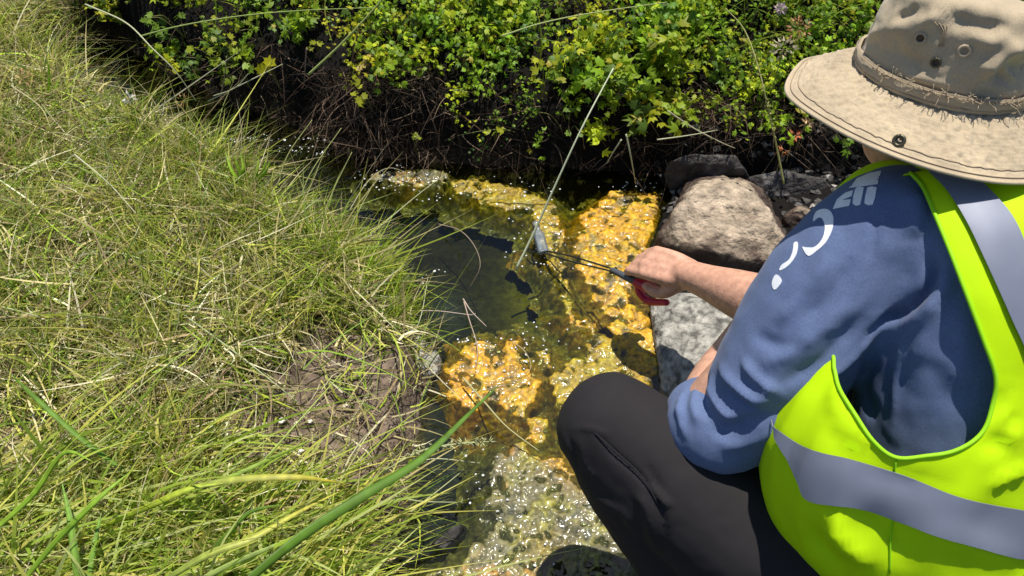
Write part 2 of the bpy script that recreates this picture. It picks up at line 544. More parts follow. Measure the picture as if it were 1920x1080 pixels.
# ------------------------------------------------------------------ blades and leaves
def blades(name, P, D, L, Wd, bend, col, mat, seg=3, twist=None, tipcol=None):
    """many curved blades: base P, start direction D, length L, width Wd, bend vector added towards the tip"""
    n = len(P)
    D = D / np.linalg.norm(D, axis=1)[:, None]
    s = rng.normal(size=(n, 3)); side = np.cross(D, s); side /= np.linalg.norm(side, axis=1)[:, None] + 1e-9
    t = np.linspace(0, 1, seg + 1)
    ctr = P[:, None] + D[:, None] * (L[:, None] * t)[..., None] + bend[:, None] * ((t ** 2)[None] * L[:, None])[..., None]
    w = Wd[:, None] * (1 - t ** 2.2)[None] * .5 + .0001
    a = ctr - side[:, None] * w[..., None]; b = ctr + side[:, None] * w[..., None]
    V = np.stack([a, b], 2).reshape(-1, 3)
    base = np.arange(n)[:, None] * 2 * (seg + 1) + np.arange(seg)[None] * 2
    F = np.stack([base, base + 1, base + 3, base + 2], -1).reshape(-1, 4)
    c = np.broadcast_to(col[:, None, None], (n, seg + 1, 2, 3)).copy()
    if tipcol is not None:
        k = (t ** 2)[None, :, None, None]
        c = c * (1 - k) + tipcol[:, None, None] * k
    return make_mesh(name, V, F, mat, c.reshape(-1, 3), smooth=True)

GREEN = np.array([[.20, .31, .028], [.29, .40, .035], [.38, .44, .05], [.13, .21, .028], [.48, .47, .09]])
STRAW = np.array([[.56, .48, .24], [.46, .39, .17], [.66, .60, .38], [.40, .34, .13], [.30, .22, .11]])

def pick(pal, n, jit=.18):
    return np.clip(pal[rng.integers(0, len(pal), n)] * (1 + rng.normal(0, jit, (n, 1))), .01, .8)

def bank_points(n, xr, yr, minsd=.0):
    x = rng.uniform(*xr, n); y = rng.uniform(*yr, n)
    sd = sd_shore(x, y)
    ok = (sd > minsd) & (far_offset(x, y) < -.02) & (x < .05)
    x, y, sd = x[ok], y[ok], sd[ok]
    return x, y, sd

def left_bank():
    # matted dry thatch
    x, y, sd = bank_points(72000, (-1.75, 0), (.15, 2.25))
    p = to_px(np.stack([x, y, x * 0 + .1], -1)); vis = (p[:, 0] > -120) & (p[:, 1] > -60) & (p[:, 1] < 1180)
    x, y, sd = x[vis], y[vis], sd[vis]
    q = dirt(x, y)
    gap = smooth01(-3.8 * n2(x, y, .06, 57, 2) - .40)
    keep = rng.random(len(x)) < .95 * (1 - np.clip(q * 1.05, 0, .80)) * (1 - .85 * gap)
    x, y, sd = x[keep], y[keep], sd[keep]
    n = len(x); z = height(x, y, sd)
    a = rng.uniform(0, 2 * math.pi, n) ; el = rng.uniform(-.1, .75, n)
    D = np.stack([np.cos(a) * np.cos(el), np.sin(a) * np.cos(el), np.sin(el)], -1)
    P = np.stack([x, y, z + rng.uniform(0, .035, n)], -1)
    L = rng.uniform(.035, .13, n); Wd = rng.uniform(.0016, .0042, n)
    bend = rng.normal(0, .35, (n, 3)); bend[:, 2] -= .25
    gm = smooth01(.5 + .9 * n2(x, y, .18, 52))
    gm = np.clip(gm * .75 + .15 * (y > 1.1), 0, 1)
    isg = rng.random(n) < gm * .95
    c = np.where(isg[:, None], pick(GREEN, n), pick(STRAW, n))
    o = blades('dry_thatch', P, D, L, Wd, bend, c, M['straw'])
    tag(o, 'matted straw and short grass covering the left bank', 'grass', kind='stuff')
    # longer pale strands lying over the mat
    x, y, sd = bank_points(4500, (-1.75, 0), (.15, 2.25), .01)
    k = rng.random(len(x)) < .8 - .75 * dirt(x, y); x, y, sd = x[k], y[k], sd[k]; n = len(x)
    a = rng.uniform(0, 2 * math.pi, n); el = rng.uniform(0, .6, n)
    D = np.stack([np.cos(a) * np.cos(el), np.sin(a) * np.cos(el), np.sin(el)], -1)
    bend = rng.normal(0, .4, (n, 3)); bend[:, 2] -= .35
    c = np.where((rng.random(n) < .55)[:, None], pick(STRAW, n) * 1.1, pick(GREEN, n) * 1.15)
    o = blades('dry_thatch', np.stack([x, y, height(x, y, sd) + rng.uniform(.015, .05, n)], -1), D, rng.uniform(.09, .21, n), rng.uniform(.0026, .0048, n), bend, np.clip(c, 0, .8), M['straw'], seg=6)
    tag(o, 'long pale dry strands lying over the grass of the left bank', 'grass', kind='stuff')
    # upright green blades in tufts
    x, y, sd = bank_points(98000, (-1.75, 0), (.15, 2.3), .004)
    p = to_px(np.stack([x, y, x * 0 + .1], -1)); vis = (p[:, 0] > -160) & (p[:, 1] > -60) & (p[:, 1] < 1240)
    x, y, sd = x[vis], y[vis], sd[vis]
    tuft = smooth01(.25 + 2.6 * n2(x, y, .075, 53, 2)) * (1 - np.clip(1.15 * dirt(x, y), 0, .97))
    keep = rng.random(len(x)) < tuft * .85; tuft_k = tuft[keep]
    x, y, sd = x[keep], y[keep], sd[keep]
    n = len(x); z = height(x, y, sd)
    edge = np.exp(-(sd / .12) ** 2)
    lean = np.stack([n2(x, y, .15, 54), n2(x, y, .15, 55), x * 0], -1) * .9
    D = np.stack([rng.normal(0, .42, n), rng.normal(.0, .42, n), np.ones(n)], -1) + lean
    L = rng.gamma(5, .0155, n) * (.6 + .8 * tuft_k) + .02 + .04 * edge * rng.random(n)
    L = np.clip(L, .03, .22)
    Wd = rng.uniform(.0022, .0056, n)
    bend = rng.normal(0, .4, (n, 3)); bend[:, 2] = -rng.uniform(.1, .65, n)
    P = np.stack([x, y, z - .003], -1)
    dry = rng.random(n) < .30
    c = np.where(dry[:, None], pick(STRAW, n), pick(GREEN, n) * np.array([1.1, 1.05, 1]))
    tip = c * .6 + np.array([.40, .36, .15]) * .4
    o = blades('bank_grass', P, D, L, Wd, bend, c, M['grass'], seg=4, tipcol=tip)
    tag(o, 'green grass tufts growing over the left bank', 'grass', kind='stuff')
    # long rough stalks at the top left and along the water edge
    n = 1900
    px = rng.uniform(-60, 680, n); py = rng.uniform(-20, 420, n)
    g = np.array([G(a, b, .12)[:2] for a, b in zip(px, py)]); x, y = g[:, 0], g[:, 1]
    sd = sd_shore(x, y); ok = (sd > .0) & (far_offset(x, y) < -.02); x, y, sd = x[ok], y[ok], sd[ok]; n = len(x)
    D = np.stack([rng.normal(.15, .55, n), rng.normal(.0, .45, n), np.ones(n)], -1)
    bend = rng.normal(0, .5, (n, 3)); bend[:, 2] = -rng.uniform(0, .9, n)
    P = np.stack([x, y, height(x, y, sd)], -1)
    c = np.where((rng.random(n) < .5)[:, None], pick(STRAW, n), pick(GREEN, n))
    o = blades('tall_grass', P, D, rng.uniform(.10, .24, n), rng.uniform(.0018, .0038, n), bend, c, M['grass'], seg=7)
    tag(o, 'long mixed green and dry grass at the upstream edge of the left bank', 'grass', kind='stuff')
def corner_grass():
    n = 1900
    px = rng.uniform(-80, 640, n); py = 830 + rng.random(n) ** .8 * 380
    x, y = np.array([G(a, b, .14)[:2] for a, b in zip(px, py)]).T
    sd = sd_shore(x, y); k = (sd > .03) & ~((px > 420) & (py < 900)) & (rng.random(n) > .75 * dirt(x, y)); x, y, sd = x[k], y[k], sd[k]; n = len(x)
    D = np.stack([rng.normal(.55, .45, n), rng.normal(.25, .35, n), rng.uniform(.5, 1.2, n)], -1)
    bend = rng.normal(0, .3, (n, 3)) + [.3, .1, -.6]
    c = pick(np.array([[.36, .50, .05], [.44, .54, .08], [.52, .58, .20], [.26, .40, .04], [.60, .56, .12]]), n, .12)
    o = blades('tall_grass', np.stack([x, y, height(x, y, sd)], -1), D, rng.uniform(.10, .26, n), rng.uniform(.0035, .0085, n), bend, c, M['grass'], seg=8, tipcol=c * .7 + np.array([.5, .46, .1]) * .3)
    tag(o, 'broad pale green blades crowding the lower left corner', 'grass', kind='stuff')
def edge_tufts():
    V0 = np.array([G(a, b, .08)[:2] for a, b in [(575, 385), (610, 400), (650, 430), (680, 455), (705, 480), (722, 510), (735, 545), (690, 520), (640, 470), (600, 520), (745, 590), (560, 440), (520, 470)]])
    n = 1300; c0 = V0[rng.integers(0, len(V0), n)] + rng.normal(0, .016, (n, 2)); x, y = c0.T
    sd = sd_shore(x, y)
    D = np.stack([rng.normal(.18, .35, n), rng.normal(.1, .3, n), np.ones(n)], -1)
    bend = rng.normal(0, .3, (n, 3)) + [.12, .05, -.35]
    c = np.where((rng.random(n) < .2)[:, None], pick(STRAW, n), pick(np.array([[.34, .46, .04], [.26, .38, .03], [.44, .50, .06]]), n, .12))
    o = blades('bank_grass', np.stack([x, y, height(x, y, sd)], -1), D, rng.uniform(.06, .135, n), rng.uniform(.0022, .0042, n), bend, c, M['grass'], seg=6)
    tag(o, 'bright yellow green grass tufts along the pool edge', 'grass', kind='stuff')
left_bank()
corner_grass()
edge_tufts()

def leaf_cloud(name, P, Nrm, S, col, mat):
    """three-lobed leaves: centre P, facing Nrm, size S"""
    n = len(P)
    Nrm = Nrm / (np.linalg.norm(Nrm, axis=1)[:, None] + 1e-9)
    a = rng.normal(size=(n, 3)); U1 = np.cross(Nrm, a); U1 /= np.linalg.norm(U1, axis=1)[:, None] + 1e-9
    V1 = np.cross(Nrm, U1)
    shp = np.array([[0, 0, 0], [.28, .10, .03], [.62, .52, -.06], [.30, .42, .07], [.34, .95, -.05], [0, .62, .09], [-.34, .95, -.05], [-.30, .42, .07], [-.62, .52, -.06], [-.28, .10, .03]])
    k = len(shp)
    sh = shp[None] * (1 + rng.normal(0, .14, (n, k, 3)))
    V = P[:, None] + S[:, None, None] * (sh[..., 0:1] * U1[:, None] + sh[..., 1:2] * V1[:, None] + sh[..., 2:3] * Nrm[:, None])
    tri = np.array([[0, 1, 3], [1, 2, 3], [0, 3, 5], [3, 4, 5], [0, 5, 7], [5, 6, 7], [0, 7, 9], [7, 8, 9]])
    F = (np.arange(n)[:, None, None] * k + tri[None]).reshape(-1, 3)
    c = np.broadcast_to(col[:, None], (n, k, 3)) * (1 + rng.normal(0, .06, (n, k, 1)))
    return make_mesh(name, V.reshape(-1, 3), F, mat, np.clip(c, .005, 1).reshape(-1, 3), smooth=False)

LEAFC = np.array([[.27, .38, .015], [.37, .47, .018], [.19, .29, .015], [.50, .53, .02], [.11, .20, .02], [.28, .42, .02]])

def far_bank():
    # sprigs: stems with leaves, thick on the slope and hanging over the edge
    n = 8500
    x = rng.uniform(-1.6, 1.75, n); u = rng.random(n) ** .85
    fy = np.interp(x, FAR_LINE[:, 0], FAR_LINE[:, 1]); off = .035 + u * 1.35
    y = fy + off
    px = 960 + x / 2.05 * FPX
    # the bank is barer at the far left where a dark hollow opens
    hollow = np.exp(-((px - 500) / 130) ** 2) * (off < .13) + .75 * np.exp(-((px - 720) / 150) ** 2) * (off < .10)
    cl = smooth01(.72 + 1.2 * n2(x, y, .10, 61, 2))
    keep = rng.random(n) > np.maximum(hollow * .90, 1 - cl)
    x, y, off = x[keep], y[keep], off[keep]; n = len(x)
    z = height(x, y)
    base = np.stack([x, y, z], -1)
    front = np.clip(1 - off / .16, 0, 1)
    D = np.stack([rng.normal(0, .35, n), rng.normal(-.18, .3, n) - .75 * front, np.ones(n) - .25 * front], -1)
    D /= np.linalg.norm(D, axis=1)[:, None]
    L = rng.uniform(.07, .19, n) * (1 - .25 * front)
    droop = -.55 * front
    sprigN = 17
    t = np.tile(np.linspace(.22, 1, sprigN), (n, 1)) + rng.normal(0, .03, (n, sprigN))
    sway = rng.normal(0, .25, (n, 3)); sway[:, 2] = droop
    ctr = base[:, None] + D[:, None] * (L[:, None] * t)[..., None] + sway[:, None] * (L[:, None] * t ** 2)[..., None]
    ctr = ctr + rng.normal(0, .014, ctr.shape)
    P = ctr.reshape(-1, 3)
    Nr = rng.normal(0, .55, P.shape) + np.array([.1, -.25, .9])
    sz = np.clip(.0150 * (1 + 1.1 * n2(x, y, .16, 63, 2)), .007, .032)
    S = np.repeat(sz * rng.uniform(.75, 1.25, n), sprigN) * rng.uniform(.6, 1.2, len(P))
    kindc = pick(LEAFC, n, .15) * (1 + .45 * n2(x, y, .13, 64, 2))[:, None] * np.stack([1 + .5 * n2(x, y, .2, 65, 2), np.ones(n), np.ones(n)], -1)
    c = np.repeat(kindc, sprigN, 0) * (1 + rng.normal(0, .16, (len(P), 1)))
    yel = rng.random(len(P)) < .035
    c[yel] = np.array([.42, .36, .02])
    o = leaf_cloud('bank_undergrowth', P, Nr, S, c, M['leaf'])
    tag(o, 'dense small leaved green undergrowth covering the far bank', 'undergrowth', kind='stuff')
    # stems
    o = blades('undergrowth_stems', base, D, L, np.full(n, .0026), sway, pick(np.array([[.12, .15, .04], [.16, .09, .04]]), n), M['straw'], seg=4)
    tag(o, 'thin stems of the undergrowth on the far bank', 'undergrowth', kind='stuff')
    # grass blades among the leaves
    n = 7500
    x = rng.uniform(-1.7, 1.8, n); fy = np.interp(x, FAR_LINE[:, 0], FAR_LINE[:, 1]); off = .08 + rng.random(n) ** .6 * 1.5; y = fy + off
    k = rng.random(n) < np.clip(.12 + .5 * (off > .4) + .7 * (x > .35) * (off > .18) + .5 * (x < -.7), 0, 1)
    x, y = x[k], y[k]; n = len(x)
    D = np.stack([rng.normal(0, .3, n), rng.normal(-.1, .3, n), np.ones(n)], -1)
    bend = rng.normal(0, .45, (n, 3)); bend[:, 2] = -rng.uniform(0, .5, n)
    o = blades('bank_grass', np.stack([x, y, height(x, y)], -1), D, rng.uniform(.14, .36, n), rng.uniform(.0022, .0055, n), bend,
               pick(np.vstack([GREEN, GREEN, STRAW[:2]]), n), M['grass'], seg=6)
    tag(o, 'grass blades growing up through the leaves of the far bank', 'grass', kind='stuff')
    # brown roots and dead stalks hanging on the bank face
    n = 6500
    px = rng.uniform(200, 1560, n); x = (px - 960) / FPX * 2.05
    fy = np.interp(x, FAR_LINE[:, 0], FAR_LINE[:, 1]); y = fy + rng.uniform(-.01, .10, n)
    k = rng.random(n) < .14 + .9 * np.exp(-((px - 690) / 110) ** 2) + .3 * np.exp(-((px - 1350) / 160) ** 2)
    x, y = x[k], y[k]; n = len(x)
    z = height(x, y) + rng.uniform(0, .05, n)
    D = np.stack([rng.normal(0, .8, n), rng.normal(-.5, .5, n), rng.normal(-.1, .7, n)], -1)
    bend = rng.normal(0, .8, (n, 3)); bend[:, 2] -= .3
    o = blades('dead_roots', np.stack([x, y, z], -1), D, rng.uniform(.02, .09, n), rng.uniform(.001, .0026, n), bend,
               pick(np.array([[.12, .072, .045], [.08, .05, .03], [.22, .155, .10], [.05, .03, .02]]), n), M['straw'], seg=5)
    tag(o, 'tangle of brown roots and dead stalks on the dark bank face', 'roots', kind='stuff')
    # small wet bits of debris: stones and leaves at the foot
far_bank()

# ------------------------------------------------------------------ rocks
def rock(name, pts, label, colfn, sub=.008, amp=.010, seed=0, group=None, smooth_it=2, cat='rock'):
    """pts: hull points in world space"""
    bm = bmesh.new()
    for p in pts: bm.verts.new(p)
    bmesh.ops.convex_hull(bm, input=bm.verts)
    for v in [v for v in bm.verts if not v.link_faces]: bm.verts.remove(v)
    me = bpy.data.meshes.new(name); bm.to_mesh(me); bm.free()
    o = bpy.data.objects.new(name, me); COL.objects.link(o)
    md = o.modifiers.new('r', 'REMESH'); md.mode = 'VOXEL'; md.voxel_size = sub
    sm = o.modifiers.new('s', 'SMOOTH'); sm.factor = .6; sm.iterations = smooth_it * 3
    dg = bpy.context.evaluated_depsgraph_get(); ev = bpy.data.meshes.new_from_object(o.evaluated_get(dg))
    bpy.data.objects.remove(o)
    n = len(ev.vertices); V = np.zeros(n * 3); ev.vertices.foreach_get('co', V); V = V.reshape(-1, 3)
    Nn = np.zeros(n * 3); ev.vertices.foreach_get('normal', Nn); Nn = Nn.reshape(-1, 3)
    d = amp * fbm(V / .07, seed, 4) + amp * .35 * fbm(V / .014, seed + 5, 3) - amp * .5 * np.abs(fbm(V / .05, seed + 9, 2))
    V2 = V + Nn * d[:, None]
    F = [tuple(p.vertices) for p in ev.polygons]
    C = colfn(V2, Nn)
    o = make_mesh(name, V2, F, M['rock'], np.clip(C, .01, .9))
    tag(o, label, cat, group)
    return o

def cream(V, Nn):
    a = fbm(V / .05, 71, 4)[:, None]; b = fbm(V / .012, 72, 3)[:, None]; band = fbm(V * np.array([6, 30, 30]), 73, 3)[:, None]
    c = np.array([.40, .315, .225]) * (1 + .3 * a + .3 * b + .25 * band)
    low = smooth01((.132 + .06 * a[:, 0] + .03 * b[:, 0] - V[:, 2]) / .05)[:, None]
    c = c * (1 - low) + np.array([.075, .05, .038]) * (1 + .5 * b) * low  # lower part darkened: wet stain with the front's shade put in
    st = smooth01(-2.5 * a - .9)[:, 0:1] * .5
    return c * (1 - st) + np.array([.22, .14, .09]) * st

def speck(V, Nn):
    b = fbm(V / .011, 75, 3)[:, None]; a = fbm(V / .05, 76, 3)[:, None]
    c = np.array([.33, .315, .27]) * (1 + .3 * a)
    k = smooth01(3.2 * b + .15)
    return c * (1 - k * .75) + np.array([.06, .055, .05]) * k * .75

def darkrock(V, Nn):
    a = fbm(V / .04, 78, 4)[:, None]; b = fbm(V / .01, 79, 2)[:, None]
    return np.array([.055, .050, .046]) * (1 + .5 * a + .4 * b) + np.array([.10, .095, .09]) * smooth01(2.5 * a - .5)

def pxpts(l):
    return [G(a, b, z) for a, b, z in l]
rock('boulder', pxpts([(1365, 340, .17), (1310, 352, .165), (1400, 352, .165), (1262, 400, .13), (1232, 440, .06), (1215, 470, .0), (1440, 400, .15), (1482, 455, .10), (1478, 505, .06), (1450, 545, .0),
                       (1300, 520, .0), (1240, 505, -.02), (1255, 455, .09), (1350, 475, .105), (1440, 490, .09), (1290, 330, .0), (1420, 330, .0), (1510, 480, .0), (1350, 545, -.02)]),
     'large cream boulder with a foot coloured dark for wet and shade behind the forearm', cream, seed=1, amp=.014)
rock('boulder', pxpts([(1215, 560, .02), (1250, 545, .05), (1330, 560, .075), (1400, 590, .07), (1450, 640, .05), (1240, 640, .035), (1238, 700, .02), (1250, 730, .0), (1300, 700, .05), (1420, 760, .04), (1480, 700, .0), (1330, 800, -.02), (1225, 600, -.01), (1440, 560, .0), (1240, 760, -.02)]),
     'flat grey speckled boulder below the bare forearm', speck, seed=2, amp=.007, sub=.006)
rock('boulder', pxpts([(1470, 405, .08), (1500, 390, .10), (1530, 400, .09), (1545, 440, .04), (1480, 450, .03), (1455, 430, .0), (1560, 450, .0), (1500, 470, -.01), (1500, 375, .0)]),
     'small pale boulder between the cream one and the blue sleeve', cream, seed=3, amp=.006, sub=.005)
rock('boulder', pxpts([(1250, 300, .11), (1300, 285, .13), (1380, 290, .13), (1400, 320, .10), (1370, 350, .03), (1255, 350, .02), (1240, 325, .05), (1420, 350, -.02), (1260, 365, -.02), (1330, 290, .0)]),
     'dark wet boulder under the far bank behind the cream one', darkrock, seed=4, amp=.008, sub=.006)
rock('boulder', pxpts([(1400, 330, .09), (1470, 318, .10), (1550, 335, .09), (1570, 365, .05), (1500, 390, .02), (1420, 385, .02), (1395, 360, .02), (1590, 390, -.02), (1410, 400, -.02), (1480, 320, .0)]),
     'dark flat boulder under the far bank beside the blue shoulder', darkrock, seed=5, amp=.008, sub=.006)
rock('boulder', pxpts([(1500, 385, .05), (1560, 375, .08), (1640, 380, .09), (1680, 420, .06), (1600, 460, .04), (1540, 470, .03), (1700, 440, -.02), (1520, 480, -.02), (1600, 370, .0)]),
     'dark boulder half hidden behind the blue sleeve', darkrock, seed=11, amp=.008, sub=.006)
def soil_crumbs():
    mb = MB(); P = []
    for (cx, cy, rx, ry, n) in ((690, 750, 90, 80, 420), (500, 840, 70, 50, 260), (660, 960, 60, 60, 160)):
        for _ in range(n):
            g = G(cx + rng.normal(0, rx * .6), cy + rng.normal(0, ry * .6), .12); P.append(g[:2])
    P = np.array(P); sd = sd_shore(P[:, 0], P[:, 1]); P = P[sd > .02]; z = height(P[:, 0], P[:, 1])
    for p in np.c_[P, z]:
        r = rng.uniform(.0015, .0055); v = np.array([[1, 0, 0], [.3, .9, 0], [-.8, .6, 0], [-.9, -.5, 0], [.2, -1, 0], [0, 0, .8]]) * r * (1 + rng.normal(0, .25, (6, 1)))
        c = rng.uniform(.6, 1.4)
        mb.add(v + p, [(0, 1, 5), (1, 2, 5), (2, 3, 5), (3, 4, 5), (4, 0, 5)], [.20 * c, .15 * c, .115 * c])
    o = mb.build('soil_crumbs', M['ground'], smooth=False); tag(o, 'dry brown crumbs on the bare soil of the left bank', 'soil', kind='stuff')
soil_crumbs()
def gravel():
    mb = MB()
    x = rng.uniform(.38, 1.2, 1500); y = rng.uniform(.5, 1.75, 1500); sd = sd_shore(x, y); k = (sd > 0) & (far_offset(x, y) < .04)
    x, y, sd = x[k], y[k], sd[k]; z = height(x, y, sd)
    for p in np.stack([x, y, z], -1):
        r = rng.uniform(.005, .017); a = rng.normal(size=(9, 3)); a /= np.linalg.norm(a, axis=1)[:, None]
        bm = bmesh.new()
        for q in a * r * [1, 1, .6]: bm.verts.new(q + p)
        h = bmesh.ops.convex_hull(bm, input=bm.verts); bm.verts.index_update()
        V = [tuple(v.co) for v in bm.verts]; F = [tuple(v.index for v in f.verts) for f in bm.faces]; bm.free()
        c = rng.uniform(.03, .10) if rng.random() < .85 else rng.uniform(.2, .35)
        mb.add(V, F, [c * 1.05, c * .97, c * .88])
    o = mb.build('gravel', M['rock'], smooth=False); tag(o, 'dark wet gravel between the boulders on the right bank', 'gravel', kind='stuff')
gravel()
rock('boulder', pxpts([(808, 1018, .002), (845, 985, .012), (868, 978, .010), (860, 1005, .008), (830, 1030, .004), (800, 1030, -.03), (880, 990, -.03), (840, 1040, -.03)]),
     'small grey stone in the dark water at the bottom bank edge', darkrock, seed=7, amp=.003, sub=.0035)
rock('boulder', pxpts([(745, 640, .03), (790, 630, .03), (822, 660, .02), (820, 700, .01), (780, 715, .02), (745, 690, .04), (835, 690, -.03), (790, 740, -.04), (740, 720, .0), (760, 600, .0)]),
     'pale grey stone at the grassy edge left of the pool', speck, seed=8, amp=.004, sub=.004)
rock('boulder', pxpts([(0, 800, .13), (40, 800, .14), (60, 840, .13), (30, 880, .12), (-30, 880, .12), (-40, 820, .12), (10, 840, .15), (0, 850, .05)]),
     'pale flat stone in the grass at the left edge', cream, seed=9, amp=.003, sub=.004)

def specks():
    # froth flecks on the water, doubling as painted sparkle; pebbles in the algae
    pts = []
    for cx, cy, rx, ry, n in [(750, 335, 60, 22, 90), (540, 262, 110, 5, 46), (440, 272, 30, 16, 26), (560, 285, 50, 14, 30), (775, 530, 22, 5, 5), (830, 372, 60, 8, 10), (820, 510, 60, 26, 5),
                              (1010, 455, 60, 50, 60), (900, 640, 50, 10, 20), (1010, 640, 60, 40, 30), (900, 900, 40, 60, 12), (920, 700, 100, 40, 24), (1180, 345, 60, 20, 26), (1000, 350, 90, 22, 26), (950, 960, 120, 80, 20)]:
        a = rng.normal(0, .55, (n, 2)) * [rx, ry] + [cx, cy]
        pts += [G(p, q, .003) for p, q in a]
    pts = np.array(pts)
    mb = MB()
    for p in pts:
        r = rng.uniform(.0009, .0026) * (1.3 if rng.random() < .2 else 1)
        z = rng.uniform(.001, .012) if abs(p[0]) < 9 else .002
        v = np.array([[1, 0, 0], [.3, .9, 0], [-.8, .6, 0], [-.9, -.5, 0], [.2, -1, 0], [0, 0, .7]]) * r * (1 + rng.normal(0, .2, (6, 1)))
        mb.add(v + p + [0, 0, z * .4], [(0, 1, 5), (1, 2, 5), (2, 3, 5), (3, 4, 5), (4, 0, 5)])
    o = mb.build('froth', M['foam'], smooth=False)
    tag(o, 'white froth flecks, bubbles and painted sparkle on the water and algae', 'froth', kind='stuff')
specks()

# ------------------------------------------------------------------ person: cloth helpers
def evaluated(o):
    dg = bpy.context.evaluated_depsgraph_get()
    me = bpy.data.meshes.new_from_object(o.evaluated_get(dg))
    n = len(me.vertices)
    V = np.zeros(n * 3); me.vertices.foreach_get('co', V)
    return V.reshape(-1, 3), [tuple(p.vertices) for p in me.polygons]

def remesh(mb, voxel, smooth_it=4, factor=.5):
    o = mb.build('tmp', None)
    md = o.modifiers.new('r', 'REMESH'); md.mode = 'VOXEL'; md.voxel_size = voxel
    if smooth_it:
        sm = o.modifiers.new('s', 'SMOOTH'); sm.factor = factor; sm.iterations = smooth_it
    V, F = evaluated(o)
    bpy.data.objects.remove(o)
    F = np.array([f if len(f) == 4 else (f[0], f[1], f[2], f[2]) for f in F])
    return V, F

def normals(V, F):
    F = np.asarray(F)
    a = V[F[:, 2]] - V[F[:, 0]]; b = V[F[:, 3]] - V[F[:, 1]]
    fn = np.cross(a, b); Nn = np.zeros_like(V)
    for k in range(F.shape[1]): np.add.at(Nn, F[:, k], fn)
    return Nn / (np.linalg.norm(Nn, axis=1)[:, None] + 1e-12)

def bvh(V, F):
    return BVHTree.FromPolygons([Vector(v) for v in V], [tuple(int(i) for i in f) for f in F])

def cast(tree, px, py, default=1.1):
    r = ray(px, py)
    h = tree.ray_cast(Vector(CAM), Vector(r).normalized())
    if h[0] is None: return None, None, None
    return np.array(h[0]), np.array(h[1]), h[2]

def folds(V, Nn, tree, lst):
    """raised (amp>0) or sunk (amp<0) creases along photo pixel polylines laid on the surface"""
    out = np.zeros(len(V))
    for pts, w, amp in lst:
        path = []
        for p in chain(pts, 10):
            h, _, _ = cast(tree, *p)
            if h is not None: path.append(h)
        if len(path) < 3: continue
        path = np.array(path); m = len(path)
        t = np.linspace(0, 1, m); tap = np.clip(np.minimum(t, 1 - t) * 4, 0.05, 1)
        lo = path.min(0) - w * 3; hi = path.max(0) + w * 3
        sel = np.where(np.all((V > lo) & (V < hi), axis=1))[0]
        if not len(sel): continue
        d = np.linalg.norm(V[sel][:, None] - path[None], axis=2)
        k = d.argmin(1); dm = d[np.arange(len(sel)), k]
        out[sel] += amp * tap[k] * np.exp(-(dm / w) ** 2)
    return V + Nn * out[:, None]

def cap_tube(mb, pts, rad, n=10, sides=20, squash=None):
    """smooth tapered limb with rounded ends"""
    p = chain(np.c_[np.asarray(pts, float), np.asarray(rad, float)], n)
    path, r = p[:, :3], p[:, 3]
    a0 = (path[0] - path[1]) / (np.linalg.norm(path[0] - path[1]) + 1e-9); a1 = (path[-1] - path[-2]) / (np.linalg.norm(path[-1] - path[-2]) + 1e-9)
    th = np.linspace(0, math.pi / 2, 5)[1:]
    pre = [path[0] + a0 * r[0] * math.sin(t) * .8 for t in th][::-1]; prr = [max(r[0] * math.cos(t), .0005) for t in th][::-1]
    post = [path[-1] + a1 * r[-1] * math.sin(t) * .8 for t in th]; por = [max(r[-1] * math.cos(t), .0005) for t in th]
    mb.tube(np.vstack([pre, path, post]), np.r_[prr, r, por], sides)

def ellipsoid(mb, c, rx, ry, rz, Rm=None, nu=24, nv=16):
    u = np.linspace(0, 2 * math.pi, nu, endpoint=False); v = np.linspace(.02, math.pi - .02, nv)
    Uu, Vv = np.meshgrid(u, v, indexing='ij')
    P = np.stack([rx * np.cos(Uu) * np.sin(Vv), ry * np.sin(Uu) * np.sin(Vv), rz * np.cos(Vv)], -1).reshape(-1, 3)
    if Rm is not None: P = P @ np.asarray(Rm).T
    F = [tuple(f) for f in grid_faces(nu, nv, True)]
    top = len(P); P = np.vstack([P, P.reshape(nu, nv, 3)[:, 0].mean(0), P.reshape(nu, nv, 3)[:, -1].mean(0)])
    for i in range(nu):
        j = (i + 1) % nu
        F.append((top, j * nv, i * nv)); F.append((top + 1, i * nv + nv - 1, j * nv + nv - 1))
    mb.add(P + np.asarray(c), F)

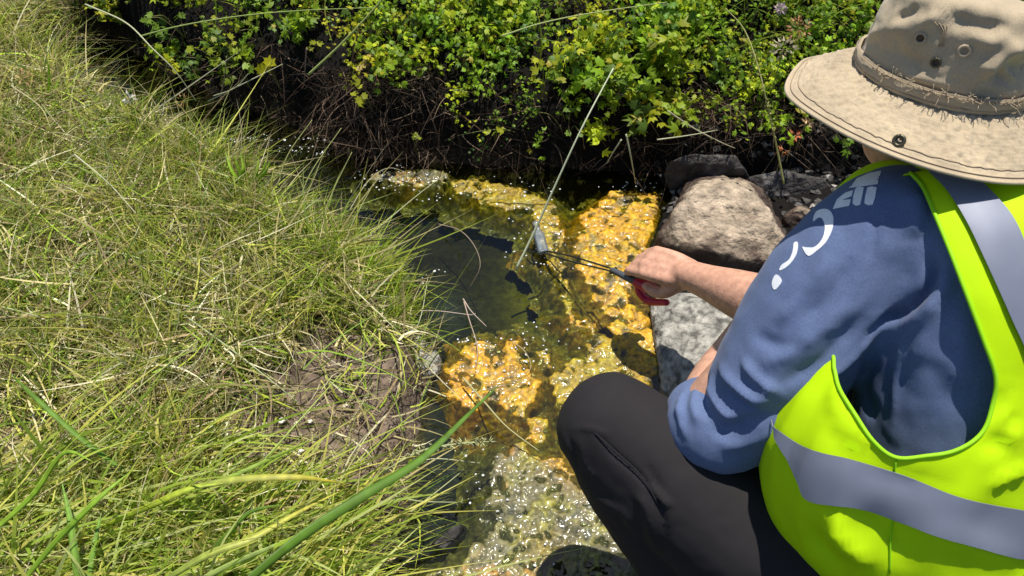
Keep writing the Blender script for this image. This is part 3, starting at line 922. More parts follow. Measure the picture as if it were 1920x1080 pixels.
class Loft:
    """closed body surface S(theta, t) about a spine; theta 0 = left side, 90 = front, -90 = back"""
    def __init__(self, keys, left, seed=0, fold_amp=0.0, power=2.3):
        k = np.array(keys, float); m = len(k)
        self.t = np.linspace(0, 1, m); self.k = k; self.left = np.array(left, float); self.seed = seed; self.amp = fold_amp; self.pw = power
        self.fine = chain(k, 24); self.tf = np.linspace(0, 1, len(self.fine))
    def params(self, t):
        return np.stack([np.interp(t, self.tf, self.fine[:, c]) for c in range(self.fine.shape[1])], -1)
    def frame(self, t):
        e = 1e-2
        T = self.params(np.clip(t + e, 0, 1))[..., :3] - self.params(np.clip(t - e, 0, 1))[..., :3]
        T = T / np.linalg.norm(T, axis=-1, keepdims=True)
        L = self.left - np.sum(T * self.left, -1, keepdims=True) * T
        L = L / np.linalg.norm(L, axis=-1, keepdims=True)
        Fv = np.cross(L, T)      # points to the front
        return T, L, Fv
    def __call__(self, th, t, off=0.0):
        th = np.asarray(th, float); t = np.asarray(t, float)
        p = self.params(t); T, L, Fv = self.frame(t)
        c, s = np.cos(th), np.sin(th)
        q = (np.abs(c) ** self.pw + np.abs(s) ** self.pw) ** (-1 / self.pw)
        a = p[..., 3] + off; b = p[..., 4] + off
        P = p[..., :3] + (a * q * c)[..., None] * L + (b * q * s)[..., None] * Fv
        if self.amp:
            n = fbm(np.stack([np.cos(th) * 2.2, np.sin(th) * 2.2, t * 2.6], -1) * 1.3, self.seed, 3)
            d = (P - p[..., :3]); d /= np.linalg.norm(d, axis=-1, keepdims=True) + 1e-9
            P = P + d * (self.amp * n)[..., None]
        return P
    def mesh(self, nu=160, nv=120, t0=0., t1=1.):
        th = np.linspace(-math.pi, math.pi, nu, endpoint=False); t = np.linspace(t0, t1, nv)
        TH, T = np.meshgrid(th, t, indexing='ij')
        self.TH, self.TT = TH, T
        V = self(TH, T).reshape(-1, 3)
        F = grid_faces(nu, nv, True)
        return V, F
    def closed(self, nu=64, nv=60):
        V, F = self.mesh(nu, nv); F = [tuple(f) for f in F]; n = len(V)
        Vg = V.reshape(nu, nv, 3)
        V = np.vstack([V, Vg[:, 0].mean(0), Vg[:, -1].mean(0)])
        for i in range(nu):
            j = (i + 1) % nu
            F.append((n, j * nv, i * nv)); F.append((n + 1, i * nv + nv - 1, j * nv + nv - 1))
        return V, F
    def inverse_setup(self):
        V, F = self.mesh(260, 200); self._V = V; self._tree = bvh(V, F)
        from mathutils.kdtree import KDTree
        kd = KDTree(len(V))
        for i, v in enumerate(V): kd.insert(Vector(v), i)
        kd.balance(); self._kd = kd
    def inv_px(self, px, py):
        h, _, _ = cast(self._tree, px, py)
        if h is None: return None
        return self.inv(h)
    def inv(self, h):
        _, i, _ = self._kd.find(Vector(h))
        th, t = self.TH.ravel()[i], self.TT.ravel()[i]
        for _ in range(4):
            e = 1e-3
            p0 = self(th, t); du = (self(th + e, t) - p0) / e; dv = (self(th, min(t + e, 1)) - p0) / e
            A = np.stack([du, dv], 1); r = h - p0
            s, *_ = np.linalg.lstsq(A, r, rcond=None)
            s = np.clip(s, -.05, .05)
            th += s[0]; t = float(np.clip(t + s[1], 0, 1))
        return np.array([th, t])

def in_poly(x, y, poly):
    return poly_sd(x, y, poly) < 0

def tri_region(outer, holes=(), step=.02, sx=.2, sy=.65, extra=None):
    """triangulates a (theta,t) region; sx, sy scale the parameters to about metres"""
    sc = np.array([sx, sy])
    def dens(poly):
        p = np.asarray(poly) * sc; out = []
        for i in range(len(p)):
            a, b = p[i], p[(i + 1) % len(p)]
            m = max(1, int(np.linalg.norm(b - a) / (step * .6)))
            for k in range(m): out.append(a + (b - a) * k / m)
        return np.array(out)
    loops = [dens(outer)] + [dens(h) for h in holes]
    verts = []; edges = []
    for lp in loops:
        o = len(verts); verts += [Vector(p) for p in lp]
        edges += [(o + i, o + (i + 1) % len(lp)) for i in range(len(lp))]
    lo, hi = loops[0].min(0), loops[0].max(0)
    gx, gy = np.meshgrid(np.arange(lo[0], hi[0], step), np.arange(lo[1], hi[1], step * .87), indexing='ij')
    gx = gx + (np.arange(gx.shape[1]) % 2)[None] * step * .5
    x, y = gx.ravel(), gy.ravel()
    ok = poly_sd(x, y, loops[0]) < -step * .4
    for lp in loops[1:]: ok &= poly_sd(x, y, lp) > step * .4
    verts += [Vector((a, b)) for a, b in zip(x[ok], y[ok])]
    r = delaunay_2d_cdt(verts, edges, [], 0, 1e-7)
    v = np.array([tuple(p) for p in r[0]]); f = np.array([tuple(t) for t in r[2]])
    c = v[f].mean(1)
    k = poly_sd(c[:, 0], c[:, 1], loops[0]) < 0
    for lp in loops[1:]: k &= poly_sd(c[:, 0], c[:, 1], lp) > 0
    f = f[k]
    return v / sc, f, [lp / sc for lp in loops]

def thicken(V, F, Nn, th, split=True):
    """sheet with thickness th along -N and closed rim"""
    n = len(V); F = np.asarray(F)
    V2 = np.vstack([V, V - Nn * th])
    from collections import Counter
    cnt = Counter()
    for f in F:
        for k in range(len(f)): cnt[(int(f[k]), int(f[(k + 1) % len(f)]))] += 1
    rim = [e for e in cnt if (e[1], e[0]) not in cnt]
    out = [tuple(int(i) for i in f) for f in F] + [tuple(int(i) + n for i in f[::-1]) for f in F]
    if split:      # own corners for the rim so that the flat faces keep clean shading
        ids = sorted({i for e in rim for i in e}); mp = {i: k for k, i in enumerate(ids)}; m = len(ids)
        V2 = np.vstack([V2, V[ids], (V - Nn * th)[ids]])
        out += [(2 * n + mp[b], 2 * n + mp[a], 2 * n + m + mp[a], 2 * n + m + mp[b]) for a, b in rim]
        return V2, out
    out += [(b, a, a + n, b + n) for a, b in rim]
    return V2, out

def tri_normals(V, F):
    F = np.asarray(F); fn = np.cross(V[F[:, 1]] - V[F[:, 0]], V[F[:, 2]] - V[F[:, 0]]); Nn = np.zeros_like(V)
    for k in range(3): np.add.at(Nn, F[:, k], fn)
    return Nn / (np.linalg.norm(Nn, axis=1)[:, None] + 1e-12)

def decal(name, poly, tree, off, mat, parent, step=5, thick=.0006):
    """thin print laid on a surface: outline in photo pixels, cast onto the surface it lies on"""
    poly = np.asarray(poly, float)
    v, f, loops = tri_region(poly, (), step=step, sx=1, sy=1)
    P = []; ok = []
    for p in v:
        h, nr, _ = cast(tree, *p)
        ok.append(h is not None and nr @ ray(*p) < -.02)
        P.append(h + nr * off if ok[-1] else np.zeros(3))
    P = np.array(P); ok = np.array(ok)
    f = f[ok[f].all(1)]
    if len(f) == 0: return None
    used = np.unique(f); mp = np.full(len(P), -1); mp[used] = np.arange(len(used)); P = P[used]; f = mp[f]
    # drop stretched triangles
    e = np.linalg.norm(P[f[:, 0]] - P[f[:, 1]], axis=1) + np.linalg.norm(P[f[:, 1]] - P[f[:, 2]], axis=1)
    f = f[e < np.median(e) * 6]
    Nn = tri_normals(P, f)
    if (Nn @ FW).mean() > 0: f = f[:, ::-1]; Nn = -Nn
    V2, F2 = thicken(P, f, Nn, thick)
    o = make_mesh(name, V2, F2, mat)
    child(o, parent)
    return o

# ------------------------------------------------------------------ person
person = empty('person', (.50, .50, .05), 'person in khaki hat, blue shirt and yellow vest crouching over the stream with tongs', 'person')

LEFT = (-.93, -.36, 0)
TORSO = [  # x, y, z, half width, half depth
    (.60, .40, .16, .15, .12),
    (.605, .43, .26, .175, .14),
    (.61, .475, .38, .17, .13),
    (.62, .54, .50, .17, .13),
    (.63, .61, .60, .178, .13),
    (.628, .695, .70, .180, .122),
    (.62, .768, .752, .168, .082),
    (.61, .79, .785, .115, .06),
    (.60, .80, .80, .062, .045)]
torso = Loft(TORSO, LEFT)

def term(o):
    try:
        o.cycles.shadow_terminator_geometry_offset = .25; o.cycles.shadow_terminator_offset = .15
    except Exception: pass
# ---- body: one continuous skin surface
HC = U(1761, 141, 1.0)                                 # centre of the hat's brim ring
hn = -FW * .69 + UPV * .87 + RT * .09                  # up through the hat
hn /= np.linalg.norm(hn)
hx = RT - (RT @ hn) * hn; hx /= np.linalg.norm(hx); hy = np.cross(hn, hx)
HEADC = HC - hn * .048 + np.array([.040, .010, -.005])
hf = np.array([-.55, .80, -.1]); hf -= hf @ hn * hn; hf /= np.linalg.norm(hf)     # where the face points
hu = hn; hl = np.cross(hu, hf)
HR = np.stack([hf, hl, hu], 1)
def HP(a, b, c): return HEADC + HR @ np.array([a, b, c])
W_R = U(1283, 512, 1.59); E_R = U(1480, 588, 1.38)
K_R = U(1213, 492, 1.637)                                                # right knuckles
W_L = U(1424, 585, 1.40); E_L = U(1312, 790, 1.15)
SH_L = U(1665, 425, 1.005); SH_R = np.array([.755, .80, .70])
KNEE_L = U(1130, 788, 1.20); KNEE_R = np.array([.56, .80, .40])
HIP_L = np.array([.51, .42, .30]); HIP_R = np.array([.70, .45, .25])
ANK_L = np.array([.34, .44, .09]); ANK_R = np.array([.62, .52, .09])
hand_dir = (K_R - W_R) / np.linalg.norm(K_R - W_R)
hand_up = np.array([-.25, -.35, .90]); hand_up -= hand_up @ hand_dir * hand_dir; hand_up /= np.linalg.norm(hand_up)
hand_side = np.cross(hand_up, hand_dir)                                  # towards the thumb (camera) side?
if hand_side[1] > 0: hand_side = -hand_side
def HD(a, s, u): return W_R + hand_dir * a + hand_side * s + hand_up * u

def body():
    mb = MB()
    # head and face
    ellipsoid(mb, HP(.0, 0, .02), .098, .076, .105, HR)
    ellipsoid(mb, HP(.045, 0, -.055), .055, .052, .06, HR)      # jaw
    cap_tube(mb, [HP(.092, 0, .015), HP(.112, 0, -.015), HP(.104, 0, -.03)], [.007, .011, .010], 4, 12)   # nose
    for s in (-1, 1):
        ellipsoid(mb, HP(-.005, s * .078, -.005), .017, .007, .028, HR, 14, 10)     # ears
        ellipsoid(mb, HP(.082, s * .03, .028), .012, .02, .008, HR, 12, 8)           # brows
        ellipsoid(mb, HP(.075, s * .035, -.03), .02, .018, .016, HR, 12, 8)          # cheeks
    ellipsoid(mb, HP(.094, 0, -.055), .009, .022, .005, HR, 12, 8)    # lips
    ellipsoid(mb, HP(.093, 0, -.064), .009, .019, .005, HR, 12, 8)
    cap_tube(mb, [HP(-.02, 0, -.05), HP(-.05, 0, -.10), torso.params(np.array(.97))[:3]], [.052, .05, .055], 6)
    # trunk
    inner = Loft([(a, b, c, w * .80, d * .78) for a, b, c, w, d in TORSO], LEFT)
    V, F = inner.closed(40, 40); mb.add(V, F)
    # right arm with an elbow and tapering forearm
    cap_tube(mb, [SH_R, SH_R * .5 + E_R * .5, E_R], [.055, .048, .043], 8)
    fa = lambda k: E_R * (1 - k) + W_R * k
    cap_tube(mb, [fa(0), fa(.22), fa(.45), fa(.75), fa(1)], [.043, .050, .045, .034, .0285], 8, 24)
    # hand: palm, four curled fingers and the thumb
    pal = MB()
    for s, a1, r in ((.026, .078, .0125), (.009, .084, .0135), (-.009, .080, .013), (-.026, .072, .0115)):
        cap_tube(mb, [HD(-.01, s * .55, -.002), HD(.03, s * .85, .004), HD(a1, s, .008)], [.018, .016, r], 5, 14)
    fingers = [(.027, .080, .0098, .95), (.009, .086, .0102, 1.02), (-.010, .082, .0098, 1.0), (-.028, .073, .0088, .85)]
    for i, (s, a1, r, k) in enumerate(fingers):
        c1 = .60 if i == 0 else 1.05
        seg = np.array([.040, .026, .021]) * k
        ang = -c1 * .65; p = np.array([a1, s, .006]); pts = [HD(*p)]
        for j, l in enumerate(seg):
            p = p + np.array([math.cos(ang) * l, -s * .10, math.sin(ang) * l]); pts.append(HD(*p)); ang -= c1
        cap_tube(mb, pts, [r * 1.08, r, r * .92, r * .80], 6, 12)
    cap_tube(mb, [HD(.004, .022, -.008), HD(.030, .043, -.020), HD(.058, .046, -.030), HD(.082, .038, -.034)], [.016, .0135, .0115, .0095], 6, 14)
    # left arm, forearm folded up behind the sleeve
    cap_tube(mb, [SH_L, SH_L * .5 + E_L * .5, E_L], [.055, .048, .043], 8)
    fl = lambda k: E_L * (1 - k) + W_L * k
    cap_tube(mb, [fl(0), fl(.3), fl(.6), fl(1)], [.044, .046, .038, .028], 8, 24)
    hd = (W_L - E_L) / np.linalg.norm(W_L - E_L); sd = np.cross(hd, [0, 0, 1.]); sd /= np.linalg.norm(sd); ud = np.cross(sd, hd)
    for s in (-.027, -.009, .009, .027):
        cap_tube(mb, [W_L, W_L + hd * .04 + sd * s * .8, W_L + hd * .085 + sd * s, W_L + hd * .12 + sd * s - ud * .012, W_L + hd * .14 + sd * s - ud * .035, W_L + hd * .135 + sd * s - ud * .055], [.017, .015, .011, .0095, .009, .008], 5, 12)
    cap_tube(mb, [W_L + hd * .01 + sd * .02, W_L + hd * .04 + sd * .05 - ud * .01, W_L + hd * .075 + sd * .055 - ud * .02], [.015, .012, .009], 5, 12)
    # legs
    for h, k, a in ((HIP_L, KNEE_L, ANK_L), (HIP_R, KNEE_R, ANK_R)):
        cap_tube(mb, [h, h * .5 + k * .5, k], [.075, .066, .052], 8); cap_tube(mb, [k, k * .6 + a * .4, a], [.05, .05, .036], 8)
        ft = np.array([-.45, .85, 0]) if k is KNEE_L else np.array([0, 1., 0])
        cap_tube(mb, [a, a + ft * .06 - [0, 0, .04], a + ft * .15 - [0, 0, .055]], [.036, .034, .025], 5)
    V, F = remesh(mb, .0041, 3, .5)
    o = make_mesh('body', V, F, M['skin']); child(o, person)
    return V, F
BODY_V, BODY_F = body()
for s in (-1, 1):
    m = MB(); ellipsoid(m, HP(.083, s * .03, .008), .009, .011, .009, HR, 12, 8); m.build('eye', M['eye'], person)

# ---- hair: cap and loose strands under the hat
m = MB()
ellipsoid(m, HP(-.012, 0, .02), .094, .080, .088, HR, 32, 24)
for k in range(90):
    b = rng.uniform(-1, 1); side = 1 if b > 0 else -1
    s0 = HP(rng.uniform(-.08, .03), side * .074, .02); e = HP(rng.uniform(-.09, .01), side * rng.uniform(.055, .078), rng.uniform(-.07, -.03))
    m.tube(chain([s0, (s0 + e) / 2 + rng.normal(0, .003, 3) + hl * side * .006, e], 5), .0016, 4)
m.build('hair', M['hair'], person)

# ---- trousers
def trousers():
    mb = MB()
    hips = Loft([(.60, .39, .13, .15, .12), (.60, .42, .22, .182, .145), (.61, .455, .33, .178, .14), (.615, .49, .40, .165, .13)], LEFT)
    V, F = hips.closed(40, 30); mb.add(V, F)
    th = lambda k: HIP_L * (1 - k) + KNEE_L * k
    sag = np.array([-.01, -.012, -.03])
    cap_tube(mb, [th(0), th(.35) + sag, th(.7) + sag * .6, th(1)], [.125, .118, .10, .080], 8, 28)
    cf = lambda k: KNEE_L * (1 - k) + ANK_L * k
    cap_tube(mb, [cf(0), cf(.3) + [.008, -.012, -.0], cf(.7), cf(1)], [.074, .084, .074, .058], 8, 28)
    tr = lambda k: HIP_R * (1 - k) + KNEE_R * k
    cap_tube(mb, [tr(0), tr(.5), tr(1)], [.105, .095, .078], 8, 28)
    cr = lambda k: KNEE_R * (1 - k) + ANK_R * k
    cap_tube(mb, [cr(0), cr(.5), cr(1)], [.074, .074, .055], 8, 24)
    V, F = remesh(mb, .006, 7, .5)
    Nn = normals(V, F); tree = bvh(V, F)
    V = V + Nn * (.0035 * fbm(V * np.array([9, 9, 14]), 91, 3) + .0015 * fbm(V * 40, 92, 2))[:, None]
    V = folds(V, Nn, tree, [([(1110, 805), (1150, 850), (1205, 900), (1240, 960), (1250, 1030)], .004, -.006), ([(1060, 805), (1100, 803), (1140, 815)], .004, .003),
                            ([(1062, 815), (1075, 850), (1085, 890)], .005, -.004), ([(1085, 820), (1095, 870), (1120, 900)], .005, .004),
                            ([(1190, 920), (1215, 960), (1230, 1040)], .008, .006), ([(1215, 905), (1240, 935), (1262, 950)], .006, .006), ([(1110, 930), (1170, 960), (1200, 1010)], .009, .005),
                            ([(1205, 860), (1228, 900), (1240, 930)], .006, -.004), ([(1050, 840), (1062, 880), (1090, 930)], .006, .004)])
    o = make_mesh('trousers', V, F, M['pants']); child(o, person)
    # stitched seam
    sm = MB(); pts = []
    for p in chain([(1116, 812), (1150, 843), (1203, 893), (1236, 948)], 10):
        h, nr, _ = cast(tree, *p)
        if h is not None: pts.append(h + nr * .0004)
    if len(pts) > 3: sm.tube(np.array(pts), .0011, 5); s = sm.build('seam', M['pants']); child(s, o)
trousers()
for a, ft in ((ANK_L, np.array([-.45, .85, 0])), (ANK_R, np.array([0, 1., 0]))):
    ft = ft / np.linalg.norm(ft); m = MB()
    cap_tube(m, [a + [0, 0, .03], a - [0, 0, .01], a - ft * .02 - [0, 0, .04]], [.055, .052, .045], 5, 20)
    cap_tube(m, [a - ft * .03 - [0, 0, .045], a + ft * .08 - [0, 0, .045], a + ft * .17 - [0, 0, .05]], [.045, .046, .036], 6, 20)
    V, F = remesh(m, .006, 3); o = make_mesh('boot', V, F, M['boot']); child(o, person)

# ---- shirt: trunk and both sleeves grown together
def shirt():
    mb = MB()
    V, F = torso.closed(72, 60); mb.add(V, F)
    cap_tube(mb, [U(1745, 465, 1.03), U(1690, 428, 1.01), U(1620, 478, 1.03), U(1535, 580, 1.06), U(1468, 682, 1.085), U(1410, 758, 1.11), U(1376, 790, 1.12)],
             [.079, .080, .088, .092, .087, .077, .068], 8, 32)
    # folded forearm part of the sleeve
    cap_tube(mb, [U(1370, 806, 1.115), U(1334, 803, 1.13), U(1320, 768, 1.165)], [.060, .061, .055], 6, 28)
    # right sleeve
    cap_tube(mb, [SH_R, SH_R * .55 + E_R * .45 + [0, 0, -.01], E_R * .85 + SH_R * .15, E_R * .97 + W_R * .03], [.085, .078, .064, .054], 8, 24)
    V, F = remesh(mb, .0046, 7, .55)
    Nn = normals(V, F); tree = bvh(V, F)
    V = V + Nn * (.0045 * fbm(V * np.array([8, 8, 12]), 95, 3) - .0035 * np.abs(fbm(V * np.array([11, 11, 11]) + 3, 98, 2)))[:, None]
    V = folds(V, Nn, tree, [
        ([(1745, 470), (1748, 510), (1735, 545), (1700, 580), (1655, 605), (1610, 650)], .0065, -.016), ([(1775, 500), (1765, 545), (1730, 590), (1690, 620)], .010, .007),
        ([(1645, 380), (1640, 440), (1630, 520), (1600, 580)], .004, -.0035),
        ([(1600, 560), (1540, 620), (1480, 660), (1420, 690)], .011, .007),
        ([(1640, 560), (1580, 640), (1520, 690), (1450, 730)], .010, -.007),
        ([(1660, 580), (1610, 660), (1560, 700), (1500, 730)], .009, .007),
        ([(1345, 680), (1370, 720), (1420, 750), (1450, 720)], .009, .010),
        ([(1390, 670), (1420, 710), (1470, 740)], .007, .008),
        ([(1330, 700), (1335, 740), (1365, 780), (1390, 770)], .008, .010),
        ([(1345, 700), (1385, 745), (1425, 775)], .006, -.008),
        ([(1305, 715), (1300, 760), (1312, 800)], .007, .008),
        ([(1318, 712), (1318, 760), (1335, 790)], .005, -.007),
        ([(1285, 720), (1272, 770), (1285, 830)], .007, .007),
        ([(1400, 620), (1460, 650), (1520, 640)], .010, -.005),
        ([(1500, 760), (1440, 780), (1370, 800), (1330, 820)], .010, -.006),
        ([(1540, 700), (1480, 790), (1400, 830), (1340, 840)], .010, .006),
        ([(1560, 470), (1530, 520), (1480, 580), (1450, 610)], .010, .005),
        ([(1600, 480), (1560, 550), (1500, 610)], .009, -.004),
        ([(1760, 540), (1740, 620), (1700, 700)], .012, .006), ([(1700, 620), (1680, 700), (1675, 800)], .006, .004), ([(1640, 640), (1620, 720), (1640, 790)], .012, -.006),
        ([(1700, 350), (1715, 400), (1720, 450)], .014, .006), ([(1790, 560), (1800, 660), (1780, 740)], .014, .005)])
    V = V + normals(V, F) * (.0012 * fbm(V * 45, 96, 2))[:, None]
    o = make_mesh('shirt', V, F, M['shirt']); child(o, person); term(o)
    return o, bvh(V, F), V, F
SHIRT, SHTREE, SV, SF = shirt()
# white print down the sleeve: emblem of rounded bars, then letters
PRINT = [
    [(1607, 335), (1630, 325), (1652, 321), (1650, 330), (1615, 343), (1598, 347)],
    [(1592, 352), (1615, 338), (1648, 332), (1646, 345), (1607, 351)],
    [(1562, 392), (1570, 374), (1585, 362), (1600, 357), (1597, 368), (1577, 376), (1596, 374), (1592, 386)],
    [(1604, 355), (1610, 350), (1620, 352), (1616, 372), (1613, 384), (1605, 386), (1599, 382), (1600, 370)],
    [(1627, 352), (1635, 350), (1644, 352), (1641, 370), (1636, 384), (1627, 385), (1621, 381), (1623, 366)],
    [(1530, 398), (1545, 392), (1557, 396), (1563, 410), (1560, 432), (1548, 455), (1532, 470), (1516, 480), (1505, 464), (1512, 464), (1528, 463), (1542, 448), (1547, 428), (1543, 412), (1535, 408), (1525, 415)],
    [(1489, 456), (1496, 455), (1494, 475), (1484, 492), (1472, 503), (1462, 507), (1466, 497), (1480, 487), (1487, 470)],
    [(1453, 517), (1459, 516), (1466, 527), (1456, 542), (1450, 541), (1448, 530)],
    [(1334, 664), (1341, 652), (1345, 655), (1338, 672), (1324, 684), (1320, 678)],
]
for k, pl in enumerate(PRINT):
    decal('sleeve_print', pl if k < 5 else chain(pl, 4, True), SHTREE, .0007, M['print'], SHIRT, step=4)

# ---- vest
VK = [(.63, .38, .12, .09, .16), (.617, .41, .24, .135, .17), (.602, .465, .36, .200, .165), (.586, .532, .48, .266, .158), (.612, .605, .59, .210, .150),
      (.627, .68, .69, .192, .134), (.62, .770, .757, .180, .088), (.612, .80, .782, .126, .052), (.605, .812, .790, .074, .038)]
vest = Loft(VK, LEFT, seed=33, fold_amp=.008)
vest.inverse_setup()
def VI(pts, n=8, closed=False):
    out = []
    for p in (chain(pts, n) if n else pts):
        q = vest.inv_px(*p)
        if q is not None: out.append(q)
    return out
if DEBUG:
    for p in [(1695, 318), (1735, 400), (1775, 500), (1850, 670), (1870, 720), (1830, 830), (1680, 858), (1590, 770), (1562, 660), (1410, 850), (1440, 930), (1520, 1080), (1600, 330), (1480, 1000), (1900, 340), (1920,900),(1700,1080)]:
        print('VI', p, vest.inv_px(*p))

VEST_FOLDS = [([(1560, 700), (1565, 760), (1600, 820), (1660, 870)], .006, .004), ([(1530, 790), (1600, 850), (1700, 900), (1800, 920)], .012, -.006),
              ([(1560, 960), (1580, 1010), (1640, 1060)], .012, .016), ([(1520, 980), (1545, 1040), (1600, 1075)], .014, -.010), ([(1455, 1000), (1500, 1060), (1530, 1080)], .010, .012),
              ([(1870, 730), (1880, 800), (1870, 860)], .016, -.010), ([(1900, 740), (1880, 800), (1920, 830)], .010, .010), ([(1850, 910), (1890, 890), (1930, 880)], .008, .009),
              ([(1700, 980), (1800, 1010), (1920, 1060)], .016, .008), ([(1600, 950), (1660, 1000), (1700, 1070)], .016, -.008)]
def build_vest():
    # armhole seen from behind, its hidden edge runs under the arm and up the chest
    seen = VI([(1705, 322), (1730, 350), (1752, 400), (1785, 480), (1815, 560), (1845, 640), (1868, 710), (1862, 770), (1840, 815), (1790, 845), (1735, 855), (1680, 858), (1640, 830), (1605, 780), (1575, 730), (1564, 690)])
    a, b = seen[-1], seen[0]
    hidden = [np.array([a[0] + .30, a[1] + .05]), np.array([.75, .62]), np.array([.85, .76]), np.array([.62, .86]), np.array([.15, .905]), np.array([b[0] + .25, b[1] + .012])]
    arm = list(seen) + list(chain([a] + hidden + [b], 6))[1:-1]
    arm = np.array(arm)
    armR = np.array([[math.pi - x, y] for x, y in arm])[::-1]                       # mirror on the far side
    fl = VI([(1408, 845), (1425, 900), (1450, 960), (1485, 1020), (1530, 1085)])     # hanging front edge
    outer = [(-math.pi * .5, .0)]
    front0 = 1.15
    TH0, TH1 = front0, math.pi - .75 + .0
    # domain runs from the left front edge (theta = front0) back round the spine to the right front edge
    outer = [(front0, t) for t in np.linspace(0, 1, 14)] + [(x, 1.0) for x in np.linspace(front0, -math.pi * 2 + math.pi - front0 + math.pi * 1.0 - 0 * 1, 2)][1:1]
    lo = -math.pi - front0 + 0.0                                                     # right front edge seen as an angle below -pi
    outer += [(x, 1.0) for x in np.linspace(front0, lo, 30)[1:]] + [(lo, t) for t in np.linspace(1, 0, 14)[1:]] + [(x, 0.) for x in np.linspace(lo, front0, 30)[1:-1]]
    outer = np.array(outer)
    armR = armR - np.array([2 * math.pi, 0])
    v, f, loops = tri_region(outer, (arm, armR), step=.006)
    P = vest(v[:, 0], v[:, 1]); Nn = tri_normals(P, f)
    ctr = vest.params(v[:, 1])[:, :3]
    if ((P - ctr) * Nn).sum(1).mean() < 0: f = f[:, ::-1]; Nn = -Nn
    tree = BVHTree.FromPolygons([Vector(p) for p in P], [tuple(int(i) for i in t) for t in f])
    P0 = P.copy()
    P = folds(P, Nn, tree, VEST_FOLDS)
    P = P + Nn * (.0022 * fbm(P * 22, 97, 3))[:, None]
    from mathutils.kdtree import KDTree
    kd = KDTree(len(P0))
    for i_, q_ in enumerate(P0): kd.insert(Vector(q_), i_)
    kd.balance(); DISP = ((P - P0) * Nn).sum(1)
    Nn = tri_normals(P, f)
    V2, F2 = thicken(P, f, Nn, .0012)
    o = make_mesh('vest', V2, F2, M['vest']); child(o, person); term(o)
    ptree = BVHTree.FromPolygons([Vector(p) for p in P], [tuple(int(i) for i in t) for t in f])
    def on(th, t, off):
        t = float(np.clip(t, 0, .999)); p = vest(th, t); c = vest.params(np.asarray(t))[:3]
        nr = np.cross(vest(th + .01, t) - vest(th - .01, t), vest(th, min(t + .004, 1)) - vest(th, t - .004)); nr /= np.linalg.norm(nr)
        nr = nr if nr @ (p - c) > 0 else -nr
        w = 0; s_ = 0
        for _, i_, d_ in kd.find_n(Vector(p), 70): k_ = math.exp(-(d_ / .013) ** 2) + 1e-6; w += k_; s_ += k_ * DISP[i_]
        return p + nr * (s_ / w + off)
    def onv(v, off):
        th, t = v[:, 0], np.clip(v[:, 1], .005, .995); p = vest(th, t); c = vest.params(t)[:, :3]
        nr = np.cross(vest(th + .01, t) - vest(th - .01, t), vest(th, t + .004) - vest(th, t - .004)); nr /= np.linalg.norm(nr, axis=1)[:, None]
        nr *= np.sign(((p - c) * nr).sum(1))[:, None]
        dd = []
        for q in p:
            w = 0; s_ = 0
            for _, i_, d_ in kd.find_n(Vector(q), 90): k_ = math.exp(-(d_ / .011) ** 2); w += k_; s_ += k_ * DISP[i_]
            dd.append(s_ / (w + 1e-9))
        return p + nr * (np.array(dd) + off)[:, None]
    # binding round both armholes and the front edges
    for lp in (arm, armR):
        path = np.array([on(a, b, .0005) for a, b in np.vstack([lp, lp[:1]])])
        mb = MB(); mb.tube(path, .0026, 6); mb.build('binding', M['piping'], o)
    for x in (front0, lo):
        path = np.array([on(x, t, 0) for t in np.linspace(0, 1, 50)]); mb = MB(); mb.tube(path, .0026, 6); mb.build('binding', M['piping'], o)
    # front panel of the strap showing past the shoulder
    A = chain([U(1722, 322, .985), U(1690, 314, 1.005), U(1655, 316, 1.02), U(1618, 331, 1.035), U(1590, 352, 1.045), U(1568, 376, 1.05), U(1552, 402, 1.06)], 8)
    Bq = A + np.array([.012, .035, -.020]); Cq = A + np.array([.03, .05, -.075])
    Vq = np.stack([A, (A + Bq) / 2 + [0, 0, .003], Bq, Cq], 1).reshape(-1, 3); Fq = grid_faces(len(A), 4)
    V3, F3 = thicken(Vq, Fq, normals(Vq, Fq), .0012); q = make_mesh('front_panel', V3, F3, M['vest']); child(q, o)
    mb = MB(); mb.tube(A, .0024, 6); mb.build('binding', M['piping'], o)
    # vertical side seam below the armhole
    pts = VI([(1680, 862), (1678, 930), (1672, 1000), (1668, 1075)])
    mb = MB(); mb.tube(np.array([on(a, b, .0004) for a, b in pts]), .0011, 5); mb.build('side_seam', M['piping'], o)
    # reflective tape
    def tape(poly, nm='reflective_band', holes=()):
        poly = np.array(poly)
        v, f, _ = tri_region(poly, holes, step=.0036)
        P = onv(v, .0050)
        Nn = tri_normals(P, f)
        c = vest.params(v[:, 1])[:, :3]
        if ((P - c) * Nn).sum(1).mean() < 0: f = f[:, ::-1]; Nn = -Nn
        V2, F2 = thicken(P, f, Nn, .0012)
        t = make_mesh(nm, V2, F2, M['silver']); child(t, o); term(t)
    top = VI([(1440, 790), (1512, 838), (1600, 862), (1690, 890), (1800, 930), (1925, 955), (2100, 975)])
    bot = VI([(2110, 1095), (1925, 1048), (1800, 1010), (1680, 975), (1600, 950), (1520, 936), (1500, 900)])
    # run the band on round the hidden sides
    r = top[-1]; rb = bot[0]
    right_t = [(x, r[1] + .0 * x) for x in np.linspace(r[0], lo + .02, 14)[1:]]
    right_b = [(x, rb[1]) for x in np.linspace(lo + .02, rb[0], 14)[:-1]]
    f_t = (front0 - .02, top[0][1] + .04); f_b = (front0 - .02, bot[-1][1] + .05)
    tape([f_t] + [tuple(x) for x in top] + right_t + right_b + [tuple(x) for x in bot] + [f_b])
    # band over the shoulder and down the back
    l = VI([(1738, 322), (1775, 360), (1812, 420), (1850, 500), (1890, 590), (1925, 670), (1960, 780), (1975, 940)])
